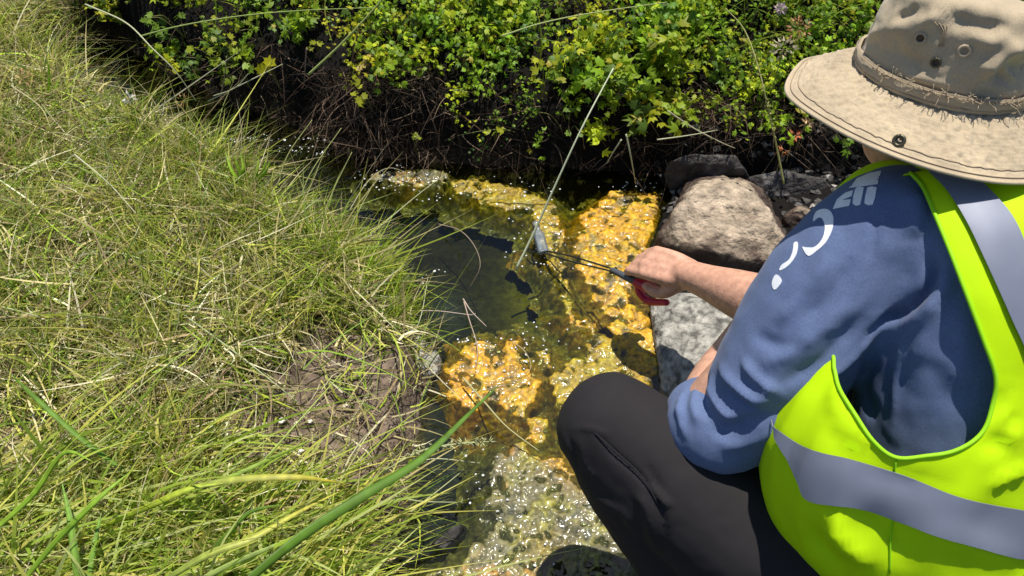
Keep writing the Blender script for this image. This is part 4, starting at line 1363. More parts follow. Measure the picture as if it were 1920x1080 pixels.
    rr = VI([(2030, 960), (2015, 800), (1985, 690), (1950, 580), (1925, 480), (1895, 410), (1850, 355), (1815, 322)])
    tape([tuple(x) for x in l] + [tuple(x) for x in rr], holes=())
    # its twin on the other side of the back, below the collar
    bot_t = top[-1][1]
    mth = -math.pi
    tw = [(mth - x[0], x[1]) for x in l]; tw2 = [(mth - x[0], x[1]) for x in rr]
    tape([tuple(x) for x in tw] + [tuple(x) for x in tw2])
    return o
VEST = build_vest()

# ---- hat
HS = .988
def hat():
    e = child_empty('hat', HC, person)
    nu = 540
    th = np.linspace(0, 2 * math.pi, nu, endpoint=False)
    def ringmesh(profile, nz, amp, nm, mat, extra=None):
        prof = chain(profile, 10); n = len(prof)
        TH, I = np.meshgrid(th, np.arange(n), indexing='ij')
        Rr = prof[I, 0]; Hh = prof[I, 1]
        d = nz(TH, Rr, Hh) if nz else 0
        rr, hh = (extra(TH, Rr, Hh) if extra else (Rr, Hh))
        P = HC + HS * (hx * (rr * np.cos(TH))[..., None] + hy * (rr * np.sin(TH))[..., None] + hn * hh[..., None])
        V = P.reshape(-1, 3); F = grid_faces(nu, n, True)
        Nn = normals(V, F)
        V = V + Nn * (np.asarray(d) * amp + np.zeros(TH.shape)).reshape(-1, 1)
        return V, F, Nn
    ex = lambda a, r, h: r * (1 + .02 * np.sin(a * 3 + 1))
    # brim: slightly drooping, wavy, doubled cloth with quilted stitching
    def brim_shape(TH, Rr, Hh):
        k = smooth01((Rr - .10) / .085)
        # pinched front tip pointing left in view, lifted edge behind it
        tip = np.exp(-((np.angle(np.exp(1j * (TH - math.radians(188)))) / .22) ** 2)) * k
        up = np.exp(-((np.angle(np.exp(1j * (TH - math.radians(150)))) / .35) ** 2)) * k
        return Rr * (1 + .045 * tip - .07 * up), Hh + .006 * k * np.sin(2 * TH + .6) + .010 * up + .003 * tip
    def brim_noise(TH, Rr, Hh):
        st = np.sin(Rr / .0042 * 2 * math.pi)
        w = fbm(np.stack([np.cos(TH) * Rr / .006, np.sin(TH) * Rr / .006, Rr / .006], -1), 101, 2)
        w2 = fbm(np.stack([TH * 26, Rr / .009, TH * 0], -1), 103, 2)
        k_ = smooth01((.1795 - Rr) / .012)
        return k_ * (.25 * st + 1.5 * w2 + .9 * w)
    prof = [(r, -.043 * ((r - .100) / .083) ** 1.15) for r in np.linspace(.100, .182, 6)]
    V, F, Nn = ringmesh(prof, brim_noise, .0018, 'brim', None, brim_shape)
    V2, F2 = thicken(V, F, Nn if (Nn @ hn).mean() > 0 else -Nn, .0022)
    brim = make_mesh('brim', V2, F2, M['hat']); child(brim, e)
    n = len(chain(prof, 10))
    Vg = V.reshape(nu, n, 3)
    mb = MB(); mb.tube(np.vstack([Vg[:, -1], Vg[:1, -1]]) , .0021, 8, ); b = mb.build('brim_edge', M['hat']); child(b, e)
    for q in (n - 4, n - 9):
        mb = MB(); mb.tube(np.vstack([Vg[:, q], Vg[:1, q]]) + hn * .0010, .0006, 4); b = mb.build('stitching', M['thread']); child(b, brim)
    # crown
    def crown_noise(TH, Rr, Hh):
        P3 = np.stack([np.cos(TH) * 2.4, np.sin(TH) * 2.4, Hh * 26], -1)
        k = smooth01((Hh + .004) / .02)
        w = fbm(P3 * .9, 107, 3) * 1.5 - np.abs(fbm(P3 * 1.3 + 9, 109, 2)) * .9
        cre = fbm(np.stack([TH * 5, Hh * 90, TH * 0], -1), 110, 2) * .25
        return (w + cre) * k
    cp = [(.1015, -.004), (.101, .012), (.1005, .028), (.0995, .05), (.097, .075), (.091, .094), (.075, .103), (.045, .104), (.012, .101), (.0005, .100)]
    def crown_shape(TH, Rr, Hh):
        lean = smooth01(Hh / .1)
        dent = .012 * np.exp(-((Rr / .05) ** 2)) * (Hh > .08)
        return Rr * (1 + .03 * np.cos(TH)), Hh - dent - .012 * lean * np.sin(TH + .5)
    V, F, Nn = ringmesh(cp, crown_noise, .0042, 'crown', None, crown_shape)
    if ((V - HC - hn * .05) * Nn).sum(1).mean() < 0: Nn = -Nn
    V = folds(V, Nn, bvh(V, F), [([(1640, 62), (1690, 52), (1740, 40), (1790, 20)], .010, .007), ([(1655, 90), (1700, 110), (1735, 120)], .010, -.005), ([(1675, 30), (1700, 30), (1720, 10)], .006, -.005),
                               ([(1840, 155), (1865, 120), (1895, 95), (1930, 88)], .010, .011), ([(1860, 165), (1885, 140), (1925, 130), (1960, 130)], .016, -.010), ([(1800, 60), (1850, 75), (1900, 70)], .010, .005),
                               ([(1880, 120), (1895, 140), (1915, 150)], .005, .006), ([(1690, 140), (1740, 150), (1790, 160)], .006, .004), ([(1760, 20), (1830, 50), (1900, 55)], .009, -.005), ([(1625, 110), (1632, 80), (1645, 50)], .006, .004)])
    V2, F2 = thicken(V, F, Nn, .0018)
    crown = make_mesh('crown', V2, F2, M['hat']); child(crown, e)
    tree = bvh(V, F)
    # band round the foot of the crown with frayed threads
    TH, I = np.meshgrid(th, np.arange(8), indexing='ij')
    hgt = -.001 + I / 7 * .019
    bulge = .0022 * np.sin(I / 7 * math.pi) + .0018 * fbm(np.stack([TH * 6, I * .5, TH * 0], -1), 111, 3) + .0052
    rr = (.1015 + bulge) * (1 + .03 * np.cos(TH))
    P = HC + HS * (hx * (rr * np.cos(TH))[..., None] + hy * (rr * np.sin(TH))[..., None] + hn * hgt[..., None])
    V = P.reshape(-1, 3); F = grid_faces(nu, 8, True); Nn = normals(V, F)
    if ((V - HC) * Nn).sum(1).mean() < 0: Nn = -Nn
    V2, F2 = thicken(V, F, Nn, .003)
    band = make_mesh('hat_band', V2, F2, M['hat']); child(band, e)
    mb = MB()
    for q, (h, r_) in enumerate([(.0035, .0063), (.0155, .0063)]):
        mb.tube(np.array([HC + HS * (hx * ((.1015 + r_ + .0012) * (1 + .03 * math.cos(t)) * math.cos(t)) + hy * ((.1015 + r_ + .0012) * (1 + .03 * math.cos(t)) * math.sin(t)) + hn * h) for t in np.linspace(0, 2 * math.pi, 241)]), .0006, 4)
    b = mb.build('stitching', M['thread']); child(b, band)
    mb = MB()
    for k in range(150):
        a = R(rng.uniform(195, 350)); r_ = (.108 + .001 * rng.random()) * (1 + .03 * math.cos(a)); p0 = HC + HS * (hx * r_ * math.cos(a) + hy * r_ * math.sin(a) + hn * rng.uniform(.012, .020))
        out = hx * math.cos(a) + hy * math.sin(a)
        p2 = p0 + out * rng.uniform(.002, .006) + hn * rng.normal(0, .004) + rng.normal(0, .004, 3)
        mb.tube(chain([p0, (p0 + p2) / 2 + rng.normal(0, .001, 3), p2], 3), .0005, 3)
    b = mb.build('frayed_threads', M['hat']); child(b, band)
    # eyelets and the brim snap
    def ringlet(px, py, r0, r1, tr, mat, nm, par, fill=None):
        h, nr, _ = cast(tr, px, py)
        if h is None: return
        nr = nr if nr @ (h - (HC + hn * .03)) > 0 or nr @ hn > .5 else -nr
        a = np.cross(nr, hx); a /= np.linalg.norm(a); b_ = np.cross(nr, a); ang = np.linspace(0, 2 * math.pi, 25)
        mb = MB(); mb.tube(np.array([h + nr * .0012 + (a * math.cos(t) + b_ * math.sin(t)) * r0 for t in ang]), r1, 8)
        o = mb.build(nm, mat); child(o, par)
        if fill:
            mb = MB(); n_ = 20
            V = [h + nr * .0006 + nr * .0006] + [h + nr * .0006 + (a * math.cos(t) + b_ * math.sin(t)) * r0 for t in ang[:-1]]
            mb.add(np.array(V), [(0, i + 1, (i + 1) % 24 + 1) for i in range(24)]); c = mb.build(nm + '_hole', fill); child(c, o)
    ringlet(1726, 71, .0056, .0014, tree, M['hat'], 'eyelet', crown, M['hair'])
    ringlet(1808, 95, .0056, .0018, tree, M['hat'], 'eyelet', crown, M['thread'])
    ringlet(1755, 117, .0045, .0016, tree, M['dark_metal'], 'eyelet', crown, M['hair'])
    bt = bvh(Vg.reshape(-1, 3), grid_faces(nu, n, True))
    ringlet(1686, 264, .0056, .0020, bt, M['dark_metal'], 'snap', brim, M['dark_metal'])
    ringlet(1687, 263, .0018, .0008, bt, M['hat'], 'snap_hole', brim, M['hair'])
    # stitched bars of the crown seam between the eyelets
    for off in (0, 9, 18, 27):
        pts = []
        for p in chain([(1752 + off * .9, 42 + off * .2), (1766 + off * .3, 62), (1758 + off * .4, 88)], 6):
            h, nr, _ = cast(tree, *p)
            if h is not None: pts.append(h - FW * .0006)
        if len(pts) > 3: mb = MB(); mb.tube(np.array(pts), .0007, 4); b = mb.build('stitching', M['thread']); child(b, crown)
def child_empty(name, loc, parent):
    o = bpy.data.objects.new(name, None); COL.objects.link(o); o.empty_display_size = .05
    o.location = loc; bpy.context.view_layer.update()
    o.parent = parent; o.matrix_parent_inverse = Matrix.Translation(parent.matrix_world.translation).inverted()
    bpy.context.view_layer.update()
    return o
hat()

# ------------------------------------------------------------------ tool, bottle
TIP = G(1016, 470, .012)
def tongs():
    hx0 = U(1150, 507, 1.725); hx1 = U(1196, 530, 1.675); hx2 = U(1240, 550, 1.64)
    e = empty('reaching_tongs', (TIP + hx1) / 2, 'long thin black tongs with a grey and red handle held in the right hand', 'tongs')
    side = np.cross(hx1 - TIP, [0, 0, 1.]); side /= np.linalg.norm(side); dn = np.array([0, 0, -1.])
    d = (hx1 - TIP) / np.linalg.norm(hx1 - TIP)
    for s in (1, -1):
        mb = MB(); mb.tube(chain([TIP + side * .002 * s, TIP * .6 + hx0 * .4 + side * .009 * s + dn * 0, hx0 + side * .004 * s], 10), .0021, 6); mb.build('shaft', M['black'], e)
        mb = MB(); mb.tube(chain([TIP + side * .002 * s, TIP - d * .012 + side * .014 * s, TIP - d * .035 + side * .017 * s, TIP - d * .048 + side * .006 * s], 8), .0020, 6); mb.build('jaw', M['black'], e)
    mb = MB(); cap_tube(mb, [hx0 - d * .004, hx0 * .4 + hx1 * .6, hx1], [.0062, .0082, .0086], 8, 14); mb.build('grip', M['grey_grip'], e)
    mb = MB(); cap_tube(mb, [hx1 - d * .004, hx1 * .5 + hx2 * .5, hx2], [.0098, .0125, .0085], 8, 16); mb.build('handle', M['red_grip'], e)
    mb = MB(); cap_tube(mb, [hx1 + dn * .008, hx1 + dn * .030 + d * .012 - side * 0, hx1 * .4 + hx2 * .6 + dn * .040, hx2 + dn * .022 + d * .02], [.006, .0085, .0085, .007], 8, 12); mb.build('lever', M['red_grip'], e)
    mb = MB(); mb.tube(np.array([hx0 + side * .009, hx0 - side * .009]), .0045, 10); mb.build('pivot', M['dark_metal'], e)
tongs()

def bottle():
    p0 = G(1006, 425, .045); p1 = TIP + np.array([.004, -.012, .004])
    e = empty('sample_bottle', p1, 'clear plastic sample bottle held in the stream by the tongs', 'bottle')
    ax = (p0 - p1); L = np.linalg.norm(ax); ax /= L
    a = np.cross(ax, [1, 0, 0]); a /= np.linalg.norm(a); b = np.cross(ax, a)
    prof = chain([(0.001, 0), (.0125, .001), (.014, .004), (.014, L * .35), (.014, L * .66), (.011, L * .76), (.008, L * .82), (.008, L * .98)], 6)
    ang = np.linspace(0, 2 * math.pi, 28, endpoint=False)
    V = np.array([[p1 + ax * h + (a * math.cos(t) + b * math.sin(t)) * r for (r, h) in prof] for t in ang]).reshape(-1, 3)
    o = make_mesh('bottle_wall', V, grid_faces(28, len(prof), True), M['clear']); child(o, e)
    mb = MB(); mb.tube(np.array([p1 + ax * L * .98, p1 + ax * (L + .012)]), .0085, 18); mb.build('cap', M['clear'], e)
bottle()

# ------------------------------------------------------------------ single stalks, blades and flowers
def ptz(l):
    """(px, py, z) list -> world points at those heights"""
    return np.array([G(a, b, z) for a, b, z in l])
def stalk(pts, r, col, label, group=None, seeds=None, name='grass_stalk', cat='grass stalk'):
    path = chain(ptz(pts), 10); n = len(path)
    mb = MB(); mb.tube(path, np.linspace(r, r * .45, n), 6, col)
    if seeds:
        k0, k1, cnt, sz, sc = seeds
        for _ in range(cnt):
            q = path[int(rng.uniform(k0, k1) * (n - 1))]; dd = rng.normal(0, 1, 3); dd /= np.linalg.norm(dd)
            mb.tube(np.array([q, q + dd * sz * .5, q + dd * sz]), [.0006, .0013, .0004], 4, np.array(sc) * (1 + rng.normal(0, .2)))
    o = mb.build(name, M['straw']); tag(o, label, cat, group); return o
PALE = (.50, .50, .30); GRN = (.22, .30, .06); DRY = (.42, .34, .20); LIVE = (.26, .36, .05)
stalk([(1150, 128, .44), (1092, 238, .36), (1040, 350, .24), (1004, 430, .14), (968, 504, .05)][::-1], .0030, (.66, .70, .46), 'straight pale green reed leaning from the far bank down to the bottle')
stalk([(578, 140, .30), (640, 82, .38), (700, 18, .46), (730, -20, .5)], .0030, (.36, .42, .12), 'straight pale stem slanting up through the leaves at upper left')
stalk([(160, 8, .32), (235, 42, .32), (285, 90, .30), (330, 135, .25), (368, 190, .16)], .0022, PALE, 'pale arching stem crossing the dark hollow at top left')
stalk([(262, 68, .28), (340, 48, .33), (450, 30, .36), (560, 20, .36), (700, 14, .36)], .0020, (.34, .42, .12), 'long green stem bowing sideways across the top left leaves')
stalk([(940, 68, .42), (1010, 45, .45), (1100, 26, .47), (1250, 4, .48)], .0024, (.40, .46, .16), 'long pale green stem bowing right across the top centre leaves')
stalk([(1470, 345, .16), (1455, 270, .25), (1437, 190, .36), (1420, 120, .42), (1395, 55, .46), (1360, 15, .48)], .0024, (.36, .36, .12), 'seedy yellow green stalk standing left of the hat', seeds=(.25, .75, 60, .010, (.36, .34, .10)))
stalk([(1174, 252, .22), (1184, 300, .15), (1192, 345, .04)], .0022, PALE, 'short pale stem hanging over the water behind the orange algae')
stalk([(1165, 262, .20), (1150, 285, .16), (1138, 306, .12)], .0022, PALE, 'stubby pale stem tip against the dark bank')
stalk([(1252, 208, .26), (1300, 240, .22), (1350, 266, .19), (1378, 278, .16)], .0022, (.42, .38, .24), 'pale twig lying on the brown roots above the dark boulder')
stalk([(1232, 262, .22), (1290, 254, .22), (1345, 244, .22)], .0018, PALE, 'level pale twig crossing the brown roots')
stalk([(822, 420, .02), (862, 432, .05), (890, 462, .07), (900, 500, .06), (880, 540, .012)], .0013, (.34, .26, .18), 'thin brown stem curling over the dark pool')
stalk([(768, 583, .03), (820, 583, .03), (880, 590, .02), (892, 588, .01)], .0014, (.50, .40, .34), 'thin pink brown stem lying level over the grey pool')
stalk([(868, 560, .02), (885, 585, .02), (912, 612, .015)], .0016, (.50, .40, .32), 'upper twig of the fork at the pool edge')
stalk([(870, 566, .02), (880, 600, .02), (895, 650, .015), (892, 690, .015)], .0016, (.45, .34, .26), 'lower twig of the fork running down to the orange algae')
stalk([(770, 640, .06), (790, 590, .08), (802, 522, .08)], .0013, PALE, 'single thin pale blade standing up beside the bright glint')
stalk([(390, 190, .14), (470, 150, .20), (530, 120, .2)], .0018, PALE, 'short dead stem pointing right out of the grass at top left')
stalk([(400, 180, .16), (440, 165, .2), (466, 138, .24)], .0015, PALE, 'thin dead stem tip above the hollow')
stalk([(575, 90, .28), (572, 130, .22), (570, 160, .16)], .0020, (.24, .17, .12), 'upright brown stem in the dark hollow')
stalk([(412, 190, .14), (420, 150, .20), (425, 105, .26)], .0022, (.26, .20, .12), 'upright brown stem below the yellow leaves')
stalk([(690, 445, .03), (730, 410, .05), (790, 360, .05), (838, 325, .05)], .0014, PALE, 'long thin pale stem reaching right over the upper pool')
stalk([(655, 395, .10), (690, 340, .12), (730, 315, .1), (775, 330, .06)], .0014, (.40, .36, .22), 'thin stem hooping over the froth')
for k, pts in enumerate([[(640, 470, .1), (665, 410, .13), (700, 345, .16)], [(600, 420, .1), (628, 350, .15), (660, 285, .2)], [(560, 380, .1), (585, 320, .15), (640, 240, .2)], [(520, 350, .1), (540, 290, .15), (585, 225, .2)]]):
    stalk(pts, .0018, (.32, .34, .12), ['green stalk at the bank edge leaning over the froth', 'green stalk at the bank edge leaning over the narrow channel', 'green stalk at the bank edge reaching the dark roots', 'green stalk at the bank edge upstream of the others'][k])
stalk([(960, 640, .01), (985, 660, .02), (995, 690, .015), (970, 705, .012)], .0012, DRY, 'tiny curled stem on the orange algae beside the dark stone')
stalk([(868, 708, .03), (905, 750, .035), (950, 800, .035), (1010, 845, .03)], .0022, (.45, .42, .20), 'straight yellow stem lying over the lower algae')
stalk([(690, 905, .10), (780, 850, .13), (860, 832, .14), (930, 828, .10)], .0030, (.36, .38, .18), 'bristly seed head drooping over the dark water', seeds=(.15, .95, 120, .012, (.42, .42, .20)))
stalk([(740, 905, .1), (800, 862, .1), (900, 868, .08)], .0015, PALE, 'thin pale stem under the bristly seed head')
stalk([(770, 960, .1), (840, 905, .08), (870, 880, .06)], .0014, (.40, .42, .2), 'thin forked stem pointing into the lower dark water')
stalk([(740, 930, .1), (790, 940, .09), (868, 942, .06)], .0014, (.42, .44, .24), 'level pale stem over the lower dark water')
for k, (pts, c) in enumerate([
    ([(135, 470, .16), (240, 478, .17), (330, 515, .17), (440, 545, .16)], (.40, .48, .2)), ([(420, 600, .17), (480, 550, .19), (560, 500, .18)], (.46, .46, .12)),
    ([(190, 785, .2), (250, 735, .22), (370, 640, .24)], (.42, .46, .14)), ([(250, 545, .18), (330, 570, .18), (410, 582, .17)], (.58, .54, .36)),
    ([(330, 580, .17), (440, 660, .18), (560, 755, .15)], (.40, .44, .24)), ([(140, 290, .22), (200, 340, .22), (255, 400, .2)], (.5, .5, .3)),
    ([(20, 160, .22), (75, 200, .24), (95, 240, .22)], (.45, .40, .2)), ([(0, 575, .2), (60, 590, .2), (80, 600, .18)], (.48, .48, .3)),
    ([(400, 690, .14), (402, 800, .15), (408, 860, .12)], (.46, .42, .24)), ([(480, 880, .17), (560, 790, .2), (640, 700, .2)], (.40, .48, .12))]):
    stalk(pts, .0020, c, ['pale green stem lying level across the middle of the grass', 'yellow green stem slanting up right in the middle grass', 'long light stem slanting up at lower left', 'white dry stem lying in the middle grass',
          'straight thin stem running down right towards the bare soil', 'light stem slanting down in the upper left grass', 'short dry stem at the top left edge', 'short pale stem at the left edge', 'upright dry stalk at the bare soil', 'long green stem slanting over the bare soil'][k])

def wide_blade(pts, w, col, label, name='sedge', tip=None):
    """a single broad blade with a folded midrib"""
    path = chain(np.array([U(*p) if p[2] > .5 else G(*p) for p in pts]), 12); n = len(path)
    t = np.linspace(0, 1, n); wd = w * np.clip((1 - t ** 3) * (.65 + .35 * np.sin(t * 3)), .03, 1) * .5
    tn = np.gradient(path, axis=0); tn /= np.linalg.norm(tn, axis=1)[:, None]
    side = np.cross(tn, path - CAM); side /= np.linalg.norm(side, axis=1)[:, None]; nr = np.cross(side, tn)
    tw = .5 * np.sin(t * 4 + w * 900)
    side = side * np.cos(tw)[:, None] + nr * np.sin(tw)[:, None]; nr = np.cross(side, tn)
    rows = [path + side * wd[:, None] * a + nr * wd[:, None] * b for a, b in ((-1, .10), (-.5, .05), (0, -.05), (.5, .05), (1, .10))]
    V = np.stack(rows, 1).reshape(-1, 3); F = grid_faces(n, 5)
    c0 = np.array(col); c1 = np.array(tip if tip is not None else col)
    C = (c0 * (1 - t[:, None]) + c1 * t[:, None]); C = np.repeat(C, 5, 0).reshape(n, 5, 3).copy(); C[:, 2] *= 1.25; C[:, 1] *= .92; C[:, 3] *= 1.05
    C *= (1 + .10 * rng.normal(size=(n, 1, 1)) + .10 * rng.normal(size=(1, 5, 1))); C *= 1.25
    V2, F2 = thicken(V, F, normals(V, F), .0004, False)
    o = make_mesh(name, V2, F2, M['grass'], np.clip(np.vstack([C.reshape(-1, 3)] * 2), .01, 1)); tag(o, label, 'sedge'); return o
wide_blade([(440, 1110, .80), (560, 1010, .84), (680, 930, .88), (790, 860, .93), (880, 775, .98), (945, 712, 1.03)], .0125, (.105, .20, .02), 'broad dark green blade slanting up from the bottom edge in the foreground')
wide_blade([(-30, 1010, .26), (60, 930, .28), (120, 850, .30), (178, 875, .31)][:3] + [(180, 868, .30)], .010, (.28, .42, .04), 'bright green blade rising from the left corner')
wide_blade([(35, 1100, .24), (110, 1010, .26), (190, 930, .28), (250, 880, .27)], .011, (.26, .40, .04), 'second bright green blade right of the corner one')
wide_blade([(150, 1110, .2), (140, 1040, .24), (128, 960, .27), (115, 900, .27)], .013, (.22, .36, .06), 'upright broad green blade near the lower left corner')
wide_blade([(200, 985, .2), (290, 945, .24), (360, 915, .25), (430, 905, .24)], .012, (.36, .42, .04), 'yellow green blade pointing right from the tuft')
wide_blade([(360, 915, .22), (450, 898, .25), (560, 895, .24), (655, 908, .2)], .014, (.34, .42, .10), 'long yellow tipped blade lying right over the soil', tip=(.55, .46, .05))
wide_blade([(330, 930, .22), (440, 890, .24), (530, 850, .23), (600, 820, .2)], .008, (.26, .36, .05), 'narrow green blade above the yellow tipped one')
wide_blade([(290, 1100, .2), (390, 1040, .24), (470, 1010, .24), (560, 960, .22), (650, 915, .18)], .013, (.30, .38, .08), 'pale green blade running up right at the bottom', tip=(.5, .45, .08))
wide_blade([(350, 1100, .2), (430, 1060, .22), (500, 1030, .22), (560, 1000, .2)], .010, (.34, .42, .12), 'pale short blade at the bottom edge')
wide_blade([(380, 1050, .2), (420, 1010, .23), (470, 960, .24), (540, 945, .22)], .010, (.14, .24, .03), 'dark green blade in the shade at the bottom')
wide_blade([(165, 1090, .2), (178, 1020, .22), (190, 960, .22)], .010, (.20, .34, .06), 'short upright blade at the bottom left')
wide_blade([(230, 880, .2), (150, 820, .24), (60, 740, .26), (20, 700, .25)], .011, (.14, .25, .03), 'dark green blade leaning left over the left stone')
wide_blade([(90, 175, .16), (92, 140, .22), (88, 108, .27)], .007, (.30, .44, .03), 'bright short blade in the upper left grass')
for k in range(7):
    a = 440 + k * 9 + rng.normal(0, 4)
    wide_blade([(452 + rng.normal(0, 8), 350, .13), (a, 322 + rng.normal(0, 6), .17), (a + (k - 3) * 5, 292 + rng.normal(0, 8), .2)], .010, (.26, .40, .03),
               ['leftmost', 'second', 'third', 'middle', 'fifth', 'sixth', 'rightmost'][k] + ' short broad blade of the bright tuft at the upper bank edge')

# leafy sprigs that stand out from the undergrowth
def sprig(px, py, z, n, size, col, label, spread=.03, seed=0):
    r = np.random.default_rng(seed)
    c = G(px, py, z); e = empty('leafy_sprig', c - [0, 0, .08], label, 'leafy plant')
    mb = MB(); top = []
    for k in range(max(3, n // 3)):
        q = c + r.normal(0, spread, 3) * [1, .6, .6]; top.append(q)
        mb.tube(chain([c + [0, .06, -.12], (c + q) / 2 + [0, .03, -.03], q], 5), .0011, 4, (.20, .20, .06))
    mb.build('stem', M['straw'], e)
    shp = np.array([[0, 0, 0], [.30, .05, .04], [.75, .30, -.02], [.50, .52, .05], [.62, .95, -.04], [.22, .80, .06], [0, 1.15, -.02], [-.22, .80, .06], [-.62, .95, -.04], [-.50, .52, .05], [-.75, .30, -.02], [-.30, .05, .04], [0, .45, -.03]])
    F = [(12, i, i + 1) for i in range(0, 11)] + [(12, 11, 0)]
    for k in range(n):
        q = top[k % len(top)] + r.normal(0, spread * .35, 3)
        nr = r.normal(0, .4, 3) + [0, -.35, .85]; nr /= np.linalg.norm(nr); u = np.cross(nr, r.normal(size=3)); u /= np.linalg.norm(u); v = np.cross(nr, u)
        s = size * r.uniform(.7, 1.2); sh = shp * (1 + r.normal(0, .1, shp.shape))
        V = q + s * (sh[:, :1] * u + sh[:, 1:2] * v + sh[:, 2:] * nr)
        cc = np.array(col) * (1 + r.normal(0, .15))
        o = make_mesh('leaf', V, F, M['leaf'], np.clip(np.tile(cc, (13, 1)) * (1 + r.normal(0, .1, (13, 1))), .01, 1)); child(o, e)
YG = (.40, .42, .025); Y2 = (.30, .36, .02)
sprig(502, 130, .20, 4, .022, (.46, .44, .01), 'bright yellow leaf cluster alone in the dark hollow', .010, 1)
sprig(400, 108, .22, 7, .017, Y2, 'yellow green sprig at the left side of the hollow', .022, 2)
sprig(440, 122, .22, 4, .016, (.20, .30, .02), 'round green leaves hanging under the yellow sprig', .012, 3)
sprig(425, 65, .26, 9, .014, YG, 'yellow green sprig above the hollow', .03, 4)
sprig(470, 45, .28, 9, .014, Y2, 'light green sprig above and right of the hollow', .03, 5)
sprig(510, 64, .24, 3, .013, (.25, .40, .10), 'pair of small pale leaves over the hollow', .014, 6)
sprig(590, 85, .24, 3, .013, YG, 'small yellow leaf on the upright brown stem', .010, 7)
sprig(686, 172, .22, 8, .015, YG, 'yellow green sprig right of the brown roots', .020, 8)
sprig(680, 115, .26, 5, .014, (.48, .36, .08), 'pale orange tinted sprig above the brown roots', .016, 9)
sprig(735, 40, .32, 10, .014, YG, 'yellow green sprig at the top beside the slanting stem', .03, 10)
sprig(1020, 140, .30, 9, .016, YG, 'yellow green sprig in the middle of the far bank', .028, 11)
sprig(930, 248, .13, 5, .013, YG, 'small yellow sprig low on the dark bank face', .016, 12)
sprig(770, 255, .12, 3, .012, Y2, 'tiny yellow green sprig low on the bank left of centre', .01, 13)
sprig(1070, 220, .18, 12, .014, (.17, .28, .02), 'bright green sprig hanging at the lower edge of the far bank', .03, 14)
sprig(1170, 200, .2, 9, .014, (.24, .32, .02), 'green sprig hanging over the bank right of the reed', .03, 15)
sprig(1290, 100, .34, 9, .013, (.30, .38, .02), 'light green sprig right of centre on the far bank', .03, 16)
sprig(310, 20, .3, 8, .018, (.16, .26, .02), 'green sprig at the top left above the hollow', .035, 17)
sprig(1505, 70, .34, 6, .013, (.14, .24, .04), 'green sprig beside the orange dried flower head', .02, 18)

def flower(px, py, z, n, spread, size, col, label, cat, name, stem=.15):
    c = G(px, py, z); e = empty(name, c - [0, 0, .05], label, cat)
    mb = MB(); mb.tube(chain([c + [.01, .02, -stem], c + [.004, .01, -stem * .5], c], 5), .0012, 5, (.30, .28, .10)); mb.build('stem', M['straw'], e)
    V = []; F = []; C = []
    for k in range(n):
        d = rng.normal(size=3); d /= np.linalg.norm(d); q = c + d * spread * rng.random() ** .4
        u = np.cross(d, rng.normal(size=3)); u /= np.linalg.norm(u)
        b = len(V); V += [q - u * size * .25, q + d * size * .5 + u * 0, q + u * size * .25, q + d * size]; F += [(b, b + 2, b + 1), (b + 1, b + 2, b + 3), (b, b + 1, b + 3)]
        cc = np.array(col) * (1 + rng.normal(0, .2)); C += [cc] * 4
    o = make_mesh('petals', np.array(V), F, M['petal'], np.clip(C, .01, .9), smooth=False); child(o, e)
flower(1464, 16, .44, 90, .011, .008, (.55, .42, .46), 'pale pink clover head left of the hat at the top', 'flower', 'clover_flower')
flower(1500, 52, .40, 70, .026, .010, (.50, .24, .12), 'rusty orange dried flower head beside the hat', 'flower', 'dried_flower')
flower(1470, 90, .38, 40, .024, .014, (.55, .46, .30), 'straw coloured dried flower head below the orange one', 'flower', 'dried_flower')
flower(1490, 255, .2, 14, .010, .014, (.50, .14, .05), 'red orange leaf rosette left of the person\'s face', 'leaf', 'red_leaf_rosette', .1)
flower(1468, 285, .17, 14, .009, .012, (.50, .16, .05), 'lower red orange leaf rosette above the dark rock', 'leaf', 'red_leaf_rosette', .1)
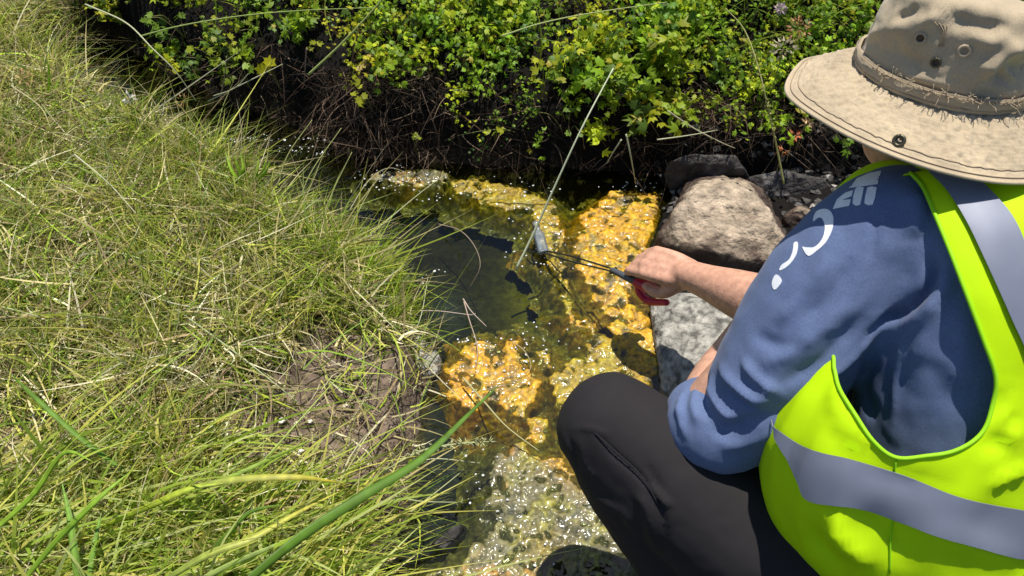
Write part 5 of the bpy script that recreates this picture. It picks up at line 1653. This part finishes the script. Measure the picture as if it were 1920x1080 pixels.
flower(1510, 232, .22, 10, .009, .012, (.55, .34, .16), 'pale orange leaf rosette just under the hat brim', 'leaf', 'red_leaf_rosette', .1)
flower(240, 184, .2, 26, .013, .012, (.66, .62, .56), 'white dried flower in the upper left grass', 'flower', 'dried_flower', .08)
flower(345, 190, .2, 24, .016, .010, (.45, .30, .10), 'orange brown seed head at the edge of the dark hollow', 'flower', 'dried_flower', .08)
flower(45, 145, .2, 34, .022, .012, (.50, .32, .14), 'tan seed head at the upper left edge', 'flower', 'dried_flower', .08)

# small white snail shells lying on the bare soil
SHELLS = [(425, 796, .0085, 'largest white shell on the bare soil at left'), (427, 817, .0045, 'tiny white shell just below the largest one'), (497, 798, .0055, 'small white shell right of the largest one'),
          (530, 794, .010, 'dull beige shell in the row on the soil'), (556, 797, .0055, 'grey shell between the beige one and the stem'), (583, 795, .0065, 'pale shell caught on the stem over the soil'),
          (565, 852, .0085, 'white shell lower on the soil, upper of a pair'), (566, 873, .0085, 'white shell lower on the soil, under its twin'), (497, 861, .008, 'white shell at the foot of the grass blades'),
          (648, 764, .006, 'tiny shell on the bare soil near the water'), (718, 973, .008, 'white shell low beside the dark water'), (500, 932, .007, 'pale shell between the wide blades'), (526, 1071, .007, 'white shell at the bottom edge'), (564, 819, .004, 'tiny shell below the stem'), (626, 820, .004, 'speck of shell on the brown soil')]
for px, py, r_, lab in SHELLS:
    g = G(px, py, .12); z = float(height(np.array([g[0]]), np.array([g[1]]))[0]); g = G(px, py, z + .004)
    z = float(height(np.array([g[0]]), np.array([g[1]]))[0])
    m = MB(); r_ *= .8
    t = np.linspace(0, 1, 40); sp = np.stack([np.cos(t * 4 * math.pi) * (1 - t) * r_ * .62, np.sin(t * 4 * math.pi) * (1 - t) * r_ * .62, t * r_ * .75], -1)
    m.tube(sp + [g[0], g[1], z + r_ * .62 + .006], (1.02 - t) * r_ * .5 + .0003, 8)
    o = m.build('snail_shell', M['white']); tag(o, lab, 'snail shell', 'white snail shells on the bare soil')
